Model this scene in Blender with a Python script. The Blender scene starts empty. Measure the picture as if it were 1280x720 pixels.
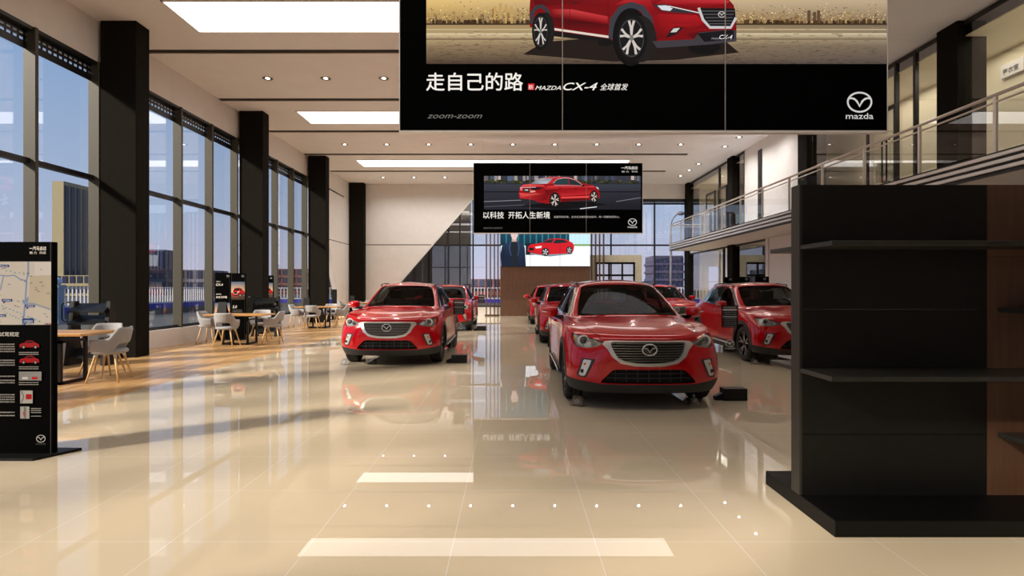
# Car showroom.  x to the right, y into the picture, z up; metres; the eye stands at x=0, y=0, z=1.4
import bpy, bmesh, math, random
import numpy as np
from mathutils import Vector, Matrix
SC = bpy.context.scene
COL = SC.collection
random.seed(4)
# ---------------------------------------------------------------- camera
F = 700.0; EYE = 1.40
cam_d = bpy.data.cameras.new('camera'); cam = bpy.data.objects.new('camera', cam_d); COL.objects.link(cam)
cam_d.sensor_width = 36; cam_d.lens = 36*F/1280; cam_d.clip_start = .05; cam_d.clip_end = 2000
cam.location = (0, 0, EYE); cam.rotation_euler = (math.radians(90), 0, 0)
SC.camera = cam
def at(u, v, Y):
    """photo pixel at distance Y -> point"""
    return Vector(((u-640)/F*Y, Y, EYE-(v-360)/F*Y))
# ---------------------------------------------------------------- sky, sun, exposure
SC.view_settings.view_transform = 'Standard'; SC.view_settings.look = 'None'
SC.view_settings.exposure = 0.42; SC.view_settings.gamma = 1.0; SC.view_settings.use_curve_mapping = False
PANEL_W = 1.6       # ceiling light panels
DOWN_W = 135        # each recessed downlight
ROOM_W = 22         # fill light added in the rooms behind the glazed wall
w = bpy.data.worlds.new('sky'); SC.world = w; w.use_nodes = True
nt = w.node_tree; N = nt.nodes; L = nt.links
tc = N.new('ShaderNodeTexCoord'); sp = N.new('ShaderNodeSeparateXYZ'); rp = N.new('ShaderNodeValToRGB')
L.new(tc.outputs['Generated'], sp.inputs[0]); L.new(sp.outputs['Z'], rp.inputs[0])
e = rp.color_ramp.elements
e[0].position = 0.0; e[0].color = (.47,.44,.54,1); e[1].position = .9; e[1].color = (.13,.22,.42,1)
q = e.new(.12); q.color = (.33,.40,.54,1)
q = e.new(.38); q.color = (.19,.31,.51,1)
L.new(rp.outputs[0], N['Background'].inputs[0]); N['Background'].inputs[1].default_value = 1.15
sd = bpy.data.lights.new('sun', 'SUN'); sd.energy = 6.0; sd.color = (1.0,.87,.70); sd.angle = math.radians(6)
sun = bpy.data.objects.new('sun', sd); COL.objects.link(sun); sun.location = (-30, -20, 25)
sun.rotation_euler = Vector((.80,.58,-.56)).to_track_quat('-Z', 'Y').to_euler()
# ---------------------------------------------------------------- helpers
def lin(h):
    def f(c):
        c /= 255.0
        return c / 12.92 if c <= 0.04045 else ((c + 0.055) / 1.055) ** 2.4
    return (f(h[0]), f(h[1]), f(h[2]), 1.0)

def mat(name, rgb, rough=0.5, metal=0.0, spec=0.5, coat=0.0, emis=None, estr=0.0, ior=1.5):
    m = bpy.data.materials.new(name); m.use_nodes = True
    b = m.node_tree.nodes['Principled BSDF']
    b.inputs['Base Color'].default_value = lin(rgb)
    b.inputs['Roughness'].default_value = rough
    b.inputs['Metallic'].default_value = metal
    b.inputs['IOR'].default_value = ior
    b.inputs['Specular IOR Level'].default_value = spec
    b.inputs['Coat Weight'].default_value = coat
    b.inputs['Coat Roughness'].default_value = 0.03
    if emis:
        b.inputs['Emission Color'].default_value = lin(emis)
        b.inputs['Emission Strength'].default_value = estr
    return m

def noise_mat(name, c1, c2, scale, rough=0.5, metal=0.0, spec=0.5, stretch=(1, 1, 1), bump=0.0, detail=4.0, coat=0.0):
    m = mat(name, c1, rough, metal, spec, coat); nt = m.node_tree; N = nt.nodes; L = nt.links
    b = N['Principled BSDF']
    tc = N.new('ShaderNodeTexCoord'); mp = N.new('ShaderNodeMapping'); mp.inputs['Scale'].default_value = stretch
    nz = N.new('ShaderNodeTexNoise'); nz.inputs['Scale'].default_value = scale; nz.inputs['Detail'].default_value = detail
    rp = N.new('ShaderNodeValToRGB'); rp.color_ramp.elements[0].color = lin(c1); rp.color_ramp.elements[1].color = lin(c2)
    rp.color_ramp.elements[0].position = .35; rp.color_ramp.elements[1].position = .65
    L.new(tc.outputs['Object'], mp.inputs['Vector']); L.new(mp.outputs[0], nz.inputs['Vector'])
    L.new(nz.outputs[0], rp.inputs[0]); L.new(rp.outputs[0], b.inputs['Base Color'])
    if bump:
        bp = N.new('ShaderNodeBump'); bp.inputs['Strength'].default_value = bump; bp.inputs['Distance'].default_value = .002
        L.new(nz.outputs[0], bp.inputs['Height']); L.new(bp.outputs[0], b.inputs['Normal'])
    return m

def glass_mat(name, tint, base_refl, edge_refl=1.0, rough=0.0):
    """Thin pane: mostly transmits, mirrors more the flatter it is looked at."""
    m = bpy.data.materials.new(name); m.use_nodes = True
    nt = m.node_tree; N = nt.nodes; L = nt.links; N.clear()
    out = N.new('ShaderNodeOutputMaterial'); mix = N.new('ShaderNodeMixShader')
    tr = N.new('ShaderNodeBsdfTransparent'); tr.inputs[0].default_value = (*tint, 1)
    gl = N.new('ShaderNodeBsdfGlossy'); gl.inputs['Roughness'].default_value = rough
    gl.inputs['Color'].default_value = (1, 1, 1, 1)
    lw = N.new('ShaderNodeLayerWeight'); lw.inputs[0].default_value = .5
    pw = N.new('ShaderNodeMath'); pw.operation = 'POWER'; pw.inputs[1].default_value = 4.0
    L.new(lw.outputs['Facing'], pw.inputs[0]); lw = pw
    mr = N.new('ShaderNodeMapRange'); mr.inputs['To Min'].default_value = base_refl; mr.inputs['To Max'].default_value = edge_refl
    L.new(lw.outputs[0], mr.inputs[0]); L.new(mr.outputs[0], mix.inputs[0])
    L.new(tr.outputs[0], mix.inputs[1]); L.new(gl.outputs[0], mix.inputs[2]); L.new(mix.outputs[0], out.inputs[0])
    return m

def link(o, parent=None):
    COL.objects.link(o)
    if parent is not None: o.parent = parent
    return o

def tag(o, label=None, cat=None, group=None, kind=None):
    if label: o['label'] = label
    if cat: o['category'] = cat
    if group: o['group'] = group
    if kind: o['kind'] = kind
    return o

def empty(name, loc, rz=0.0, label=None, cat=None, group=None):
    o = bpy.data.objects.new(name, None); o.empty_display_size = .2
    link(o); o.location = loc; o.rotation_euler = (0, 0, rz)
    return tag(o, label, cat, group)

def copy_tree(o, parent=None):
    c = o.copy(); link(c, parent)
    for ch in list(o.children): copy_tree(ch, c)
    return c

def V(*a): return Vector(a)

class MB:
    """collects shapes into one mesh; faces may carry material slots"""
    def __init__(s): s.v = []; s.f = []; s.m = []; s.sm = []; s.mats = []
    def slot(s, m):
        if m is None: return 0
        if m not in s.mats: s.mats.append(m)
        return s.mats.index(m)
    def add(s, vs, fs, m=None, smooth=False):
        b = len(s.v); s.v += [tuple(p) for p in vs]
        for f in fs: s.f.append(tuple(b + i for i in f)); s.m.append(s.slot(m)); s.sm.append(smooth)
        return s
    def box(s, lo, hi, m=None):
        x0, y0, z0 = lo; x1, y1, z1 = hi
        vs = [(x0,y0,z0),(x1,y0,z0),(x1,y1,z0),(x0,y1,z0),(x0,y0,z1),(x1,y0,z1),(x1,y1,z1),(x0,y1,z1)]
        return s.add(vs, [(0,3,2,1),(4,5,6,7),(0,1,5,4),(1,2,6,5),(2,3,7,6),(3,0,4,7)], m)
    def bev(s, lo, hi, r=.01, m=None, seg=2):
        bm = bmesh.new(); bmesh.ops.create_cube(bm, size=1)
        for v in bm.verts:
            for i in range(3): v.co[i] = lo[i] + (v.co[i] + .5) * (hi[i] - lo[i])
        bmesh.ops.bevel(bm, geom=bm.edges[:] , offset=r, segments=seg, profile=.5, affect='EDGES')
        bm.verts.index_update()
        s.add([v.co for v in bm.verts], [[v.index for v in f.verts] for f in bm.faces], m, False); bm.free(); return s
    def quad(s, a, b, c, d, m=None): return s.add([a, b, c, d], [(0,1,2,3)], m)
    def prism(s, pts, axis, a, b, m=None):
        """2-D outline pushed from a to b along axis ('x','y','z')"""
        def P(p, t):
            return {'x': (t, p[0], p[1]), 'y': (p[0], t, p[1]), 'z': (p[0], p[1], t)}[axis]
        n = len(pts); vs = [P(p, a) for p in pts] + [P(p, b) for p in pts]
        tris = tess([Vector((p[0], p[1], 0)) for p in pts])
        fs = [tuple(t) for t in tris] + [tuple(n + i for i in reversed(t)) for t in tris]
        fs += [(i, (i+1) % n, n + (i+1) % n, n + i) for i in range(n)]
        return s.add(vs, fs, m)
    def tube(s, path, r, n=10, m=None, closed=False, smooth=True, caps=True, flat=None):
        path = [Vector(p) for p in path]; k = len(path); rings = []; up = None
        rr = r if hasattr(r, '__len__') else [r] * k
        for i, p in enumerate(path):
            if closed: t = path[(i+1) % k] - path[i-1]
            else: t = path[min(i+1, k-1)] - path[max(i-1, 0)]
            t.normalize()
            if up is None:
                up = Vector((0,0,1)) if abs(t.z) < .9 else Vector((1,0,0))
            u = (up - t * up.dot(t)).normalized(); w = t.cross(u); up = u
            fx, fy = (1, 1) if flat is None else flat
            rings.append([p + (u*math.cos(a)*fx + w*math.sin(a)*fy)*rr[i] for a in [2*math.pi*j/n for j in range(n)]])
        vs = [q for rg in rings for q in rg]; fs = []
        for i in range(k if closed else k-1):
            a = i*n; b = ((i+1) % k)*n
            fs += [(a+j, a+(j+1) % n, b+(j+1) % n, b+j) for j in range(n)]
        if caps and not closed: fs += [tuple(reversed(range(n))), tuple(range((k-1)*n, k*n))]
        return s.add(vs, fs, m, smooth)
    def lathe(s, prof, c=(0,0,0), n=32, axis='z', m=None, smooth=True):
        vs = []; k = len(prof)
        for r, h in prof:
            for j in range(n):
                a = 2*math.pi*j/n; x, y = r*math.cos(a), r*math.sin(a)
                p = {'z': (x, y, h), 'x': (h, x, y), 'y': (x, h, y)}[axis]
                vs.append((c[0]+p[0], c[1]+p[1], c[2]+p[2]))
        fs = [(i*n+j, i*n+(j+1) % n, (i+1)*n+(j+1) % n, (i+1)*n+j) for i in range(k-1) for j in range(n)]
        return s.add(vs, fs, m, smooth)
    def sphere(s, c, r, m=None, n=16, sc=(1,1,1)):
        vs = []; fs = []; k = n//2
        for i in range(k+1):
            t = math.pi*i/k
            for j in range(n):
                a = 2*math.pi*j/n
                vs.append((c[0]+r*sc[0]*math.sin(t)*math.cos(a), c[1]+r*sc[1]*math.sin(t)*math.sin(a), c[2]+r*sc[2]*math.cos(t)))
        for i in range(k):
            fs += [(i*n+j, (i+1)*n+j, (i+1)*n+(j+1) % n, i*n+(j+1) % n) for j in range(n)]
        return s.add(vs, fs, m, True)
    def build(s, name, m=None, parent=None, fix=True, kind=None):
        me = bpy.data.meshes.new(name); me.from_pydata(s.v, [], s.f)
        mats = s.mats or [m]
        if s.mats and m is not None and m not in mats: mats = s.mats
        for q in mats: me.materials.append(q)
        me.polygons.foreach_set('material_index', s.m); me.polygons.foreach_set('use_smooth', s.sm)
        if fix:
            bm = bmesh.new(); bm.from_mesh(me); bmesh.ops.recalc_face_normals(bm, faces=bm.faces[:]); bm.to_mesh(me); bm.free()
        me.update(); o = bpy.data.objects.new(name, me); link(o, parent)
        if kind: o['kind'] = kind
        return o

def tess(pts):
    from mathutils.geometry import tessellate_polygon
    return tessellate_polygon([pts])

def struct(name, mb, m=None):
    o = mb.build(name, m); o['kind'] = 'structure'; return o

def text_polys(body, size=1.0, shear=0.0, bold=0.0, spacing=1.0):
    """flat lettering as (verts, faces, width); baseline at 0, starts at x=0"""
    key = (body, shear, bold, spacing)
    if key not in TEXTS:
        cu = bpy.data.curves.new('lettering', 'FONT'); cu.body = body; cu.size = 1.0; cu.shear = shear
        cu.offset = bold; cu.space_character = spacing; cu.resolution_u = 3
        o = bpy.data.objects.new('lettering', cu); COL.objects.link(o)
        dg = bpy.context.evaluated_depsgraph_get(); me = o.evaluated_get(dg).to_mesh()
        vs = [tuple(v.co) for v in me.vertices]; fs = [tuple(p.vertices) for p in me.polygons]
        o.evaluated_get(dg).to_mesh_clear(); bpy.data.objects.remove(o); bpy.data.curves.remove(cu)
        x0 = min([v[0] for v in vs] or [0]); x1 = max([v[0] for v in vs] or [1])
        TEXTS[key] = ([(v[0]-x0, v[1]) for v in vs], fs, x1-x0)
    vs, fs, w = TEXTS[key]
    return [(x*size, y*size) for x, y in vs], fs, w*size
TEXTS = {}

class Art:
    """a printed picture: flat inked shapes on the (x right, z up) plane, one mesh, ink = its own colour"""
    def __init__(s): s.v = []; s.f = []; s.c = []; s.k = 0
    def _add(s, vs, fs, cols, dz=None):
        if not s.hold: s.k += 1
        d = s.k * s.step if dz is None else dz
        b = len(s.v); s.v += [(x, -d, z) for x, z in vs]
        s.c += cols if isinstance(cols, list) else [lin(cols)] * len(vs)
        s.f += [tuple(b+i for i in f) for f in fs]
    step = .00004; hold = False
    def poly(s, pts, col):
        """col: one rgb or one rgb per point"""
        t = tess([Vector((p[0], p[1], 0)) for p in pts])
        cols = [lin(c) for c in col] if isinstance(col, list) else [lin(col)] * len(pts)
        s._add(pts, t, cols)
    def rect(s, x0, z0, x1, z1, col, top=None):
        top = top or col
        s.poly([(x0,z0),(x1,z0),(x1,z1),(x0,z1)], [col, col, top, top])
    def ell(s, cx, cz, rx, rz, col, n=32, a0=0, a1=360):
        s.poly([(cx+rx*math.cos(math.radians(a0+(a1-a0)*i/n)), cz+rz*math.sin(math.radians(a0+(a1-a0)*i/n))) for i in range(n)], col)
    def line(s, pts, w, col, w2=None):
        vs = []; n = len(pts)
        for i, p in enumerate(pts):
            a = pts[max(i-1, 0)]; b = pts[min(i+1, n-1)]; d = math.hypot(b[0]-a[0], b[1]-a[1]) or 1
            nx, nz = -(b[1]-a[1])/d, (b[0]-a[0])/d; ww = (w if w2 is None else w+(w2-w)*i/(n-1))/2
            vs += [(p[0]+nx*ww, p[1]+nz*ww), (p[0]-nx*ww, p[1]-nz*ww)]
        s._add(vs, [(2*i, 2*i+1, 2*i+3, 2*i+2) for i in range(n-1)], col)
    def text(s, body, x, z, size, col, shear=0, bold=0, width=None, align='l'):
        vs, fs, w = text_polys(body, size, shear, 0)
        k = (width / w) if width and w else 1.0
        if align == 'r': x -= w*k
        if align == 'c': x -= w*k/2
        b_ = bold*size*.5
        for dx, dz in ([(-b_,0),(b_,0),(0,b_),(0,-b_)] if bold else [(0,0)]): s._add([(x+a*k+dx, z+b+dz) for a, b in vs], fs, col)
    def emblem(s, x, z, w, col, word=True):
        h = w*.42
        s.line([(x+w/2*math.cos(t), z+h*math.sin(t)*(.93 if math.sin(t) > 0 else 1)) for t in [2*math.pi*i/36 for i in range(37)]], w*.075, col)
        wing = [(-.47,.16),(-.40,.20),(-.22,.17),(-.08,.05),(0,-.13),(.08,.05),(.22,.17),(.40,.20),(.47,.16)]
        low = [(-.43,.11),(-.33,.12),(-.2,.06),(-.09,-.08),(0,-.24),(.09,-.08),(.2,.06),(.33,.12),(.43,.11)]
        s.poly([(x+a*w, z+b*w) for a, b in wing] + [(x+a*w, z+b*w) for a, b in reversed(low)], col)
        if word: s.text('mazda', x, z-h-w*.30, w*.36, col, bold=.015, width=w*1.16, align='c')
    def build(s, name, m, parent=None):
        me = bpy.data.meshes.new(name); me.from_pydata(s.v, [], s.f)
        at = me.color_attributes.new('Ink', 'FLOAT_COLOR', 'POINT')
        at.data.foreach_set('color', [x for c in s.c for x in c]); me.materials.append(m)
        bm = bmesh.new(); bm.from_mesh(me)
        for f in bm.faces:
            if f.normal.y > 0: f.normal_flip()
        bm.to_mesh(me); bm.free()
        me.update(); return link(bpy.data.objects.new(name, me), parent)

def ink_mat(name, emit, rough=.6):
    m = mat(name, (255,255,255), rough, spec=.12); nt = m.node_tree; b = nt.nodes['Principled BSDF']
    a = nt.nodes.new('ShaderNodeAttribute'); a.attribute_name = 'Ink'
    if not emit: nt.links.new(a.outputs['Color'], b.inputs['Base Color'])
    if emit:
        b.inputs['Base Color'].default_value = (.004,.004,.004,1)
        nt.links.new(a.outputs['Color'], b.inputs['Emission Color']); b.inputs['Emission Strength'].default_value = emit
    return m
# ---------------------------------------------------------------- the car
AX_F, AX_R, RW = .86, 3.43, .345
def car_cage():
    R = []
    R.append([(.10,0,.20),(.11,.30,.20),(.17,.60,.20),(.28,.76,.21),(.42,.82,.22),(.55,.84,.22),(.86,.85,.20),(1.2,.83,.19),(1.6,.80,.18),(2.2,.80,.18),(2.8,.80,.18),(3.12,.83,.2),(3.43,.84,.22),(3.8,.81,.24),(4.08,.70,.27),(4.2,.4,.28),(4.22,0,.28)])
    R.append([(.02,0,.29),(.035,.31,.29),(.10,.62,.30),(.23,.80,.31),(.39,.87,.32),(.55,.892,.33),(.86,.90,.33),(1.2,.885,.32),(1.6,.862,.32),(2.2,.86,.32),(2.8,.865,.32),(3.12,.885,.33),(3.43,.90,.34),(3.8,.872,.35),(4.10,.75,.37),(4.25,.42,.38),(4.27,0,.38)])
    R.append([(.035,0,.43),(.05,.31,.43),(.105,.63,.435),(.215,.81,.44),(.37,.875,.45),(.55,.89,.45),(.86,.898,.45),(1.2,.887,.45),(1.6,.872,.45),(2.2,.87,.45),(2.8,.875,.45),(3.12,.89,.46),(3.43,.898,.46),(3.8,.872,.47),(4.10,.76,.48),(4.25,.42,.50),(4.27,0,.50)])
    R.append([(.02,0,.60),(.035,.31,.60),(.105,.62,.61),(.235,.795,.62),(.39,.862,.63),(.56,.884,.63),(.86,.892,.63),(1.2,.880,.63),(1.6,.862,.63),(2.2,.858,.63),(2.8,.865,.64),(3.12,.885,.65),(3.43,.892,.66),(3.8,.865,.66),(4.10,.75,.66),(4.25,.42,.66),(4.27,0,.66)])
    R.append([(.035,0,.745),(.055,.31,.745),(.145,.60,.755),(.295,.765,.77),(.45,.84,.785),(.60,.872,.80),(.87,.886,.815),(1.2,.882,.83),(1.6,.868,.84),(2.2,.862,.855),(2.8,.868,.87),(3.12,.884,.88),(3.45,.892,.89),(3.8,.862,.89),(4.1,.74,.86),(4.25,.4,.84),(4.27,0,.84)])
    R.append([(.10,0,.85),(.125,.30,.85),(.225,.57,.86),(.39,.72,.875),(.54,.80,.90),(.68,.835,.925),(.92,.855,.945),(1.22,.858,.955),(1.6,.85,.955),(2.2,.842,.96),(2.8,.848,.97),(3.12,.862,.975),(3.45,.865,.975),(3.8,.82,.98),(4.05,.69,.98),(4.18,.38,.96),(4.2,0,.96)])
    R.append([(.40,0,.932),(.42,.28,.932),(.50,.51,.945),(.65,.645,.945),(.78,.715,.96),(.90,.76,.968),(1.08,.79,.975),(1.30,.81,.98),(1.65,.825,.975),(2.25,.82,.98),(2.8,.826,.992),(3.12,.835,1.0),(3.45,.835,1.0),(3.8,.80,1.01),(4.04,.68,1.01),(4.165,.38,1.0),(4.18,0,1.0)])
    R.append([(.78,0,.985),(.80,.27,.985),(.86,.50,.997),(.97,.60,.985),(1.06,.67,.987),(1.15,.715,.99),(1.28,.75,.993),(1.48,.78,.993),(1.8,.80,.99),(2.3,.80,1.0),(2.78,.803,1.01),(3.1,.80,1.025),(3.42,.79,1.035),(3.75,.745,1.04),(4.0,.64,1.04),(4.12,.38,1.04),(4.14,0,1.04)])
    R.append([(1.10,0,1.045),(1.12,.27,1.04),(1.16,.50,1.025),(1.25,.665,1.01),(1.34,.72,1.01),(1.48,.745,1.01),(1.65,.76,1.01),(1.85,.77,1.01),(2.1,.778,1.015),(2.4,.78,1.02),(2.78,.78,1.035),(3.1,.77,1.06),(3.38,.745,1.09),(3.66,.69,1.12),(3.9,.58,1.14),(4.02,.35,1.14),(4.05,0,1.14)])
    R.append([(1.54,0,1.275),(1.55,.25,1.27),(1.59,.47,1.255),(1.66,.60,1.235),(1.74,.648,1.225),(1.83,.665,1.225),(1.95,.675,1.235),(2.1,.685,1.24),(2.3,.69,1.245),(2.5,.692,1.245),(2.78,.688,1.25),(3.05,.672,1.25),(3.28,.65,1.25),(3.55,.615,1.265),(3.77,.53,1.29),(3.88,.32,1.305),(3.91,0,1.31)])
    R.append([(1.93,0,1.475),(1.94,.23,1.47),(1.97,.42,1.455),(2.03,.525,1.43),(2.1,.555,1.425),(2.18,.57,1.43),(2.28,.58,1.44),(2.4,.585,1.445),(2.52,.587,1.45),(2.66,.587,1.45),(2.82,.582,1.447),(3.0,.575,1.445),(3.2,.565,1.437),(3.42,.54,1.43),(3.58,.47,1.435),(3.70,.28,1.445),(3.73,0,1.45)])
    R.append([(2.12,0,1.52),(2.13,.17,1.52),(2.16,.33,1.51),(2.21,.44,1.495),(2.27,.46,1.495),(2.33,.465,1.497),(2.4,.47,1.50),(2.5,.475,1.502),(2.6,.475,1.502),(2.7,.475,1.502),(2.82,.47,1.50),(2.96,.465,1.50),(3.12,.455,1.495),(3.28,.43,1.49),(3.38,.36,1.49),(3.46,.2,1.495),(3.48,0,1.497)])
    R.append([(2.32+.95*i/16, 0, 1.54-.02*abs(i-5)/11) for i in range(17)])
    return R

def car_surface(level=4):
    R = car_cage(); nr, nc = len(R), 17
    vs = []; idx = {}
    for side in (1, -1):
        for i in range(nr):
            for j in range(nc):
                l, a, z = R[i][j]
                if side == -1 and a == 0: idx[(side,i,j)] = idx[(1,i,j)]; continue
                idx[(side,i,j)] = len(vs); vs.append((a*side, l, z))
    fs = []
    for side in (1, -1):
        for i in range(nr-1):
            for j in range(nc-1):
                q = [idx[(side,i,j)], idx[(side,i,j+1)], idx[(side,i+1,j+1)], idx[(side,i+1,j)]]
                fs.append(q if side == 1 else q[::-1])
    me = bpy.data.meshes.new('shell'); me.from_pydata(vs, [], [tuple(f) for f in fs])
    crease = me.attributes.new('crease_edge', 'FLOAT', 'EDGE')
    ek = {tuple(sorted(e.vertices)): e.index for e in me.edges}
    def cr(i, j, i2, j2, w):
        for s_ in (1, -1):
            k = tuple(sorted((idx[(s_,i,j)], idx[(s_,i2,j2)])))
            if k in ek: crease.data[ek[k]].value = w
    for j in range(0, 16):
        cr(5, j, 5, j+1, .35 if j < 4 else .45)
    for j in range(7, 14): cr(4, j, 4, j+1, .3)
    for j in range(0, 3): cr(8, j, 8, j+1, .5)
    for j in range(13, 16): cr(8, j, 8, j+1, .4)
    for j in range(0, 16): cr(10, j, 10, j+1, .25); cr(0, j, 0, j+1, 1.0)
    for i in range(5, 8): cr(i, 2, i+1, 2, .55)
    for i in range(8, 10): cr(i, 3, i+1, 3, .3)
    o = bpy.data.objects.new('shell', me); COL.objects.link(o)
    md = o.modifiers.new('s', 'SUBSURF'); md.levels = level; md.render_levels = level
    dg = bpy.context.evaluated_depsgraph_get(); ev = o.evaluated_get(dg); m2 = ev.to_mesh()
    P = np.empty(len(m2.vertices)*3, dtype=np.float64); m2.vertices.foreach_get('co', P); P = P.reshape(-1,3)
    Nn = np.empty(len(m2.vertices)*3, dtype=np.float64); m2.vertex_normals.foreach_get('vector', Nn); Nn = Nn.reshape(-1,3)
    F = [tuple(p.vertices) for p in m2.polygons]
    ev.to_mesh_clear(); bpy.data.objects.remove(o); bpy.data.meshes.remove(me)
    c = P.mean(axis=0)
    if ((P-c)*Nn).sum() < 0: Nn = -Nn; F = [f[::-1] for f in F]
    return Surf(P, Nn, F)

def sd_poly(x, y, poly):
    """signed distance to a closed outline, negative inside (numpy)"""
    poly = np.asarray(poly, float); d = np.full(x.shape, 1e9); s = np.ones(x.shape)
    n = len(poly)
    for i in range(n):
        ax, ay = poly[i]; bx, by = poly[(i+1) % n]
        ex, ey = bx-ax, by-ay; wx, wy = x-ax, y-ay
        t = np.clip((wx*ex+wy*ey)/(ex*ex+ey*ey+1e-12), 0, 1)
        d = np.minimum(d, (wx-ex*t)**2+(wy-ey*t)**2)
        c = (ay > y) != (by > y)
        xi = ax + (y-ay)*ex/np.where(abs(ey) < 1e-12, 1e-12, ey)
        s = np.where(c & (x < xi), -s, s)
    return s*np.sqrt(d)

def sd_line(x, y, pts):
    d = np.full(x.shape, 1e9)
    for (ax, ay), (bx, by) in zip(pts, pts[1:]):
        ex, ey = bx-ax, by-ay; wx, wy = x-ax, y-ay
        t = np.clip((wx*ex+wy*ey)/(ex*ex+ey*ey+1e-12), 0, 1)
        d = np.minimum(d, (wx-ex*t)**2+(wy-ey*t)**2)
    return np.sqrt(d)

class Surf:
    def __init__(s, P, N, F): s.P = P; s.N = N; s.F = F
    def split(s, f):
        """f per vertex; returns (inside f<0, outside f>=0)"""
        P = list(map(tuple, s.P)); N = list(map(tuple, s.N)); f = list(f); cache = {}
        ins, outs = [], []
        def cut(a, b):
            k = (a, b) if a < b else (b, a)
            if k not in cache:
                t = f[k[0]]/(f[k[0]]-f[k[1]])
                cache[k] = len(P)
                P.append(tuple(P[k[0]][i]+(P[k[1]][i]-P[k[0]][i])*t for i in range(3)))
                N.append(tuple(N[k[0]][i]+(N[k[1]][i]-N[k[0]][i])*t for i in range(3)))
            return cache[k]
        for F in s.F:
            sg = [f[i] < 0 for i in F]
            if all(sg): ins.append(F); continue
            if not any(sg): outs.append(F); continue
            A, B = [], []
            for q in range(len(F)):
                a, b = F[q], F[(q+1) % len(F)]
                (A if sg[q] else B).append(a)
                if sg[q] != sg[(q+1) % len(F)]:
                    c = cut(a, b); A.append(c); B.append(c)
            if len(A) > 2: ins.append(tuple(A))
            if len(B) > 2: outs.append(tuple(B))
        P = np.array(P); N = np.array(N)
        return Surf(P, N, ins).compact(), Surf(P, N, outs).compact()
    def compact(s):
        if not s.F: return Surf(np.zeros((0,3)), np.zeros((0,3)), [])
        used = sorted({i for f in s.F for i in f}); mp = {o: n for n, o in enumerate(used)}
        return Surf(s.P[used], s.N[used], [tuple(mp[i] for i in f) for f in s.F])
    def take(s, other):
        b = len(s.P)
        return Surf(np.vstack([s.P, other.P]), np.vstack([s.N, other.N]), s.F + [tuple(b+i for i in f) for f in other.F])
    def build(s, name, m, parent=None, off=0.0, rim=0.0):
        """rim: walls from the original outline down to -rim (panel edges); off: whole surface moved along its normals"""
        P = s.P + s.N*off; N = s.N.copy(); F = list(s.F); nv = len(P)
        if rim:
            cnt = {}
            for f in s.F:
                for q in range(len(f)):
                    a, b = f[q], f[(q+1) % len(f)]; k = (a, b) if a < b else (b, a)
                    cnt.setdefault(k, []).append((a, b))
            be = [v[0] for v in cnt.values() if len(v) == 1]; mp = {}
            P = list(map(tuple, P)); N = list(map(tuple, N)); hard = []
            for a, b in be:
                for q in (a, b):
                    if q not in mp:
                        mp[q] = len(P); P.append(tuple(s.P[q] + s.N[q]*(off-rim))); N.append(tuple(s.N[q]))
                F.append((b, a, mp[a], mp[b]))
            P = np.array(P); N = np.array(N)
        me = bpy.data.meshes.new(name); me.from_pydata([tuple(p) for p in P], [], F); me.materials.append(m)
        me.polygons.foreach_set('use_smooth', [True]*len(s.F) + [False]*(len(F)-len(s.F)))
        try:
            ln = []
            for i, p in enumerate(me.polygons):
                if i < len(s.F):
                    for vi in p.vertices: ln.append(tuple(N[vi]))
                else:
                    nn = tuple(p.normal)
                    for vi in p.vertices: ln.append(nn)
            me.normals_split_custom_set(ln)
        except Exception as e: print('normals', e)
        me.update(); return link(bpy.data.objects.new(name, me), parent)

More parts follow.
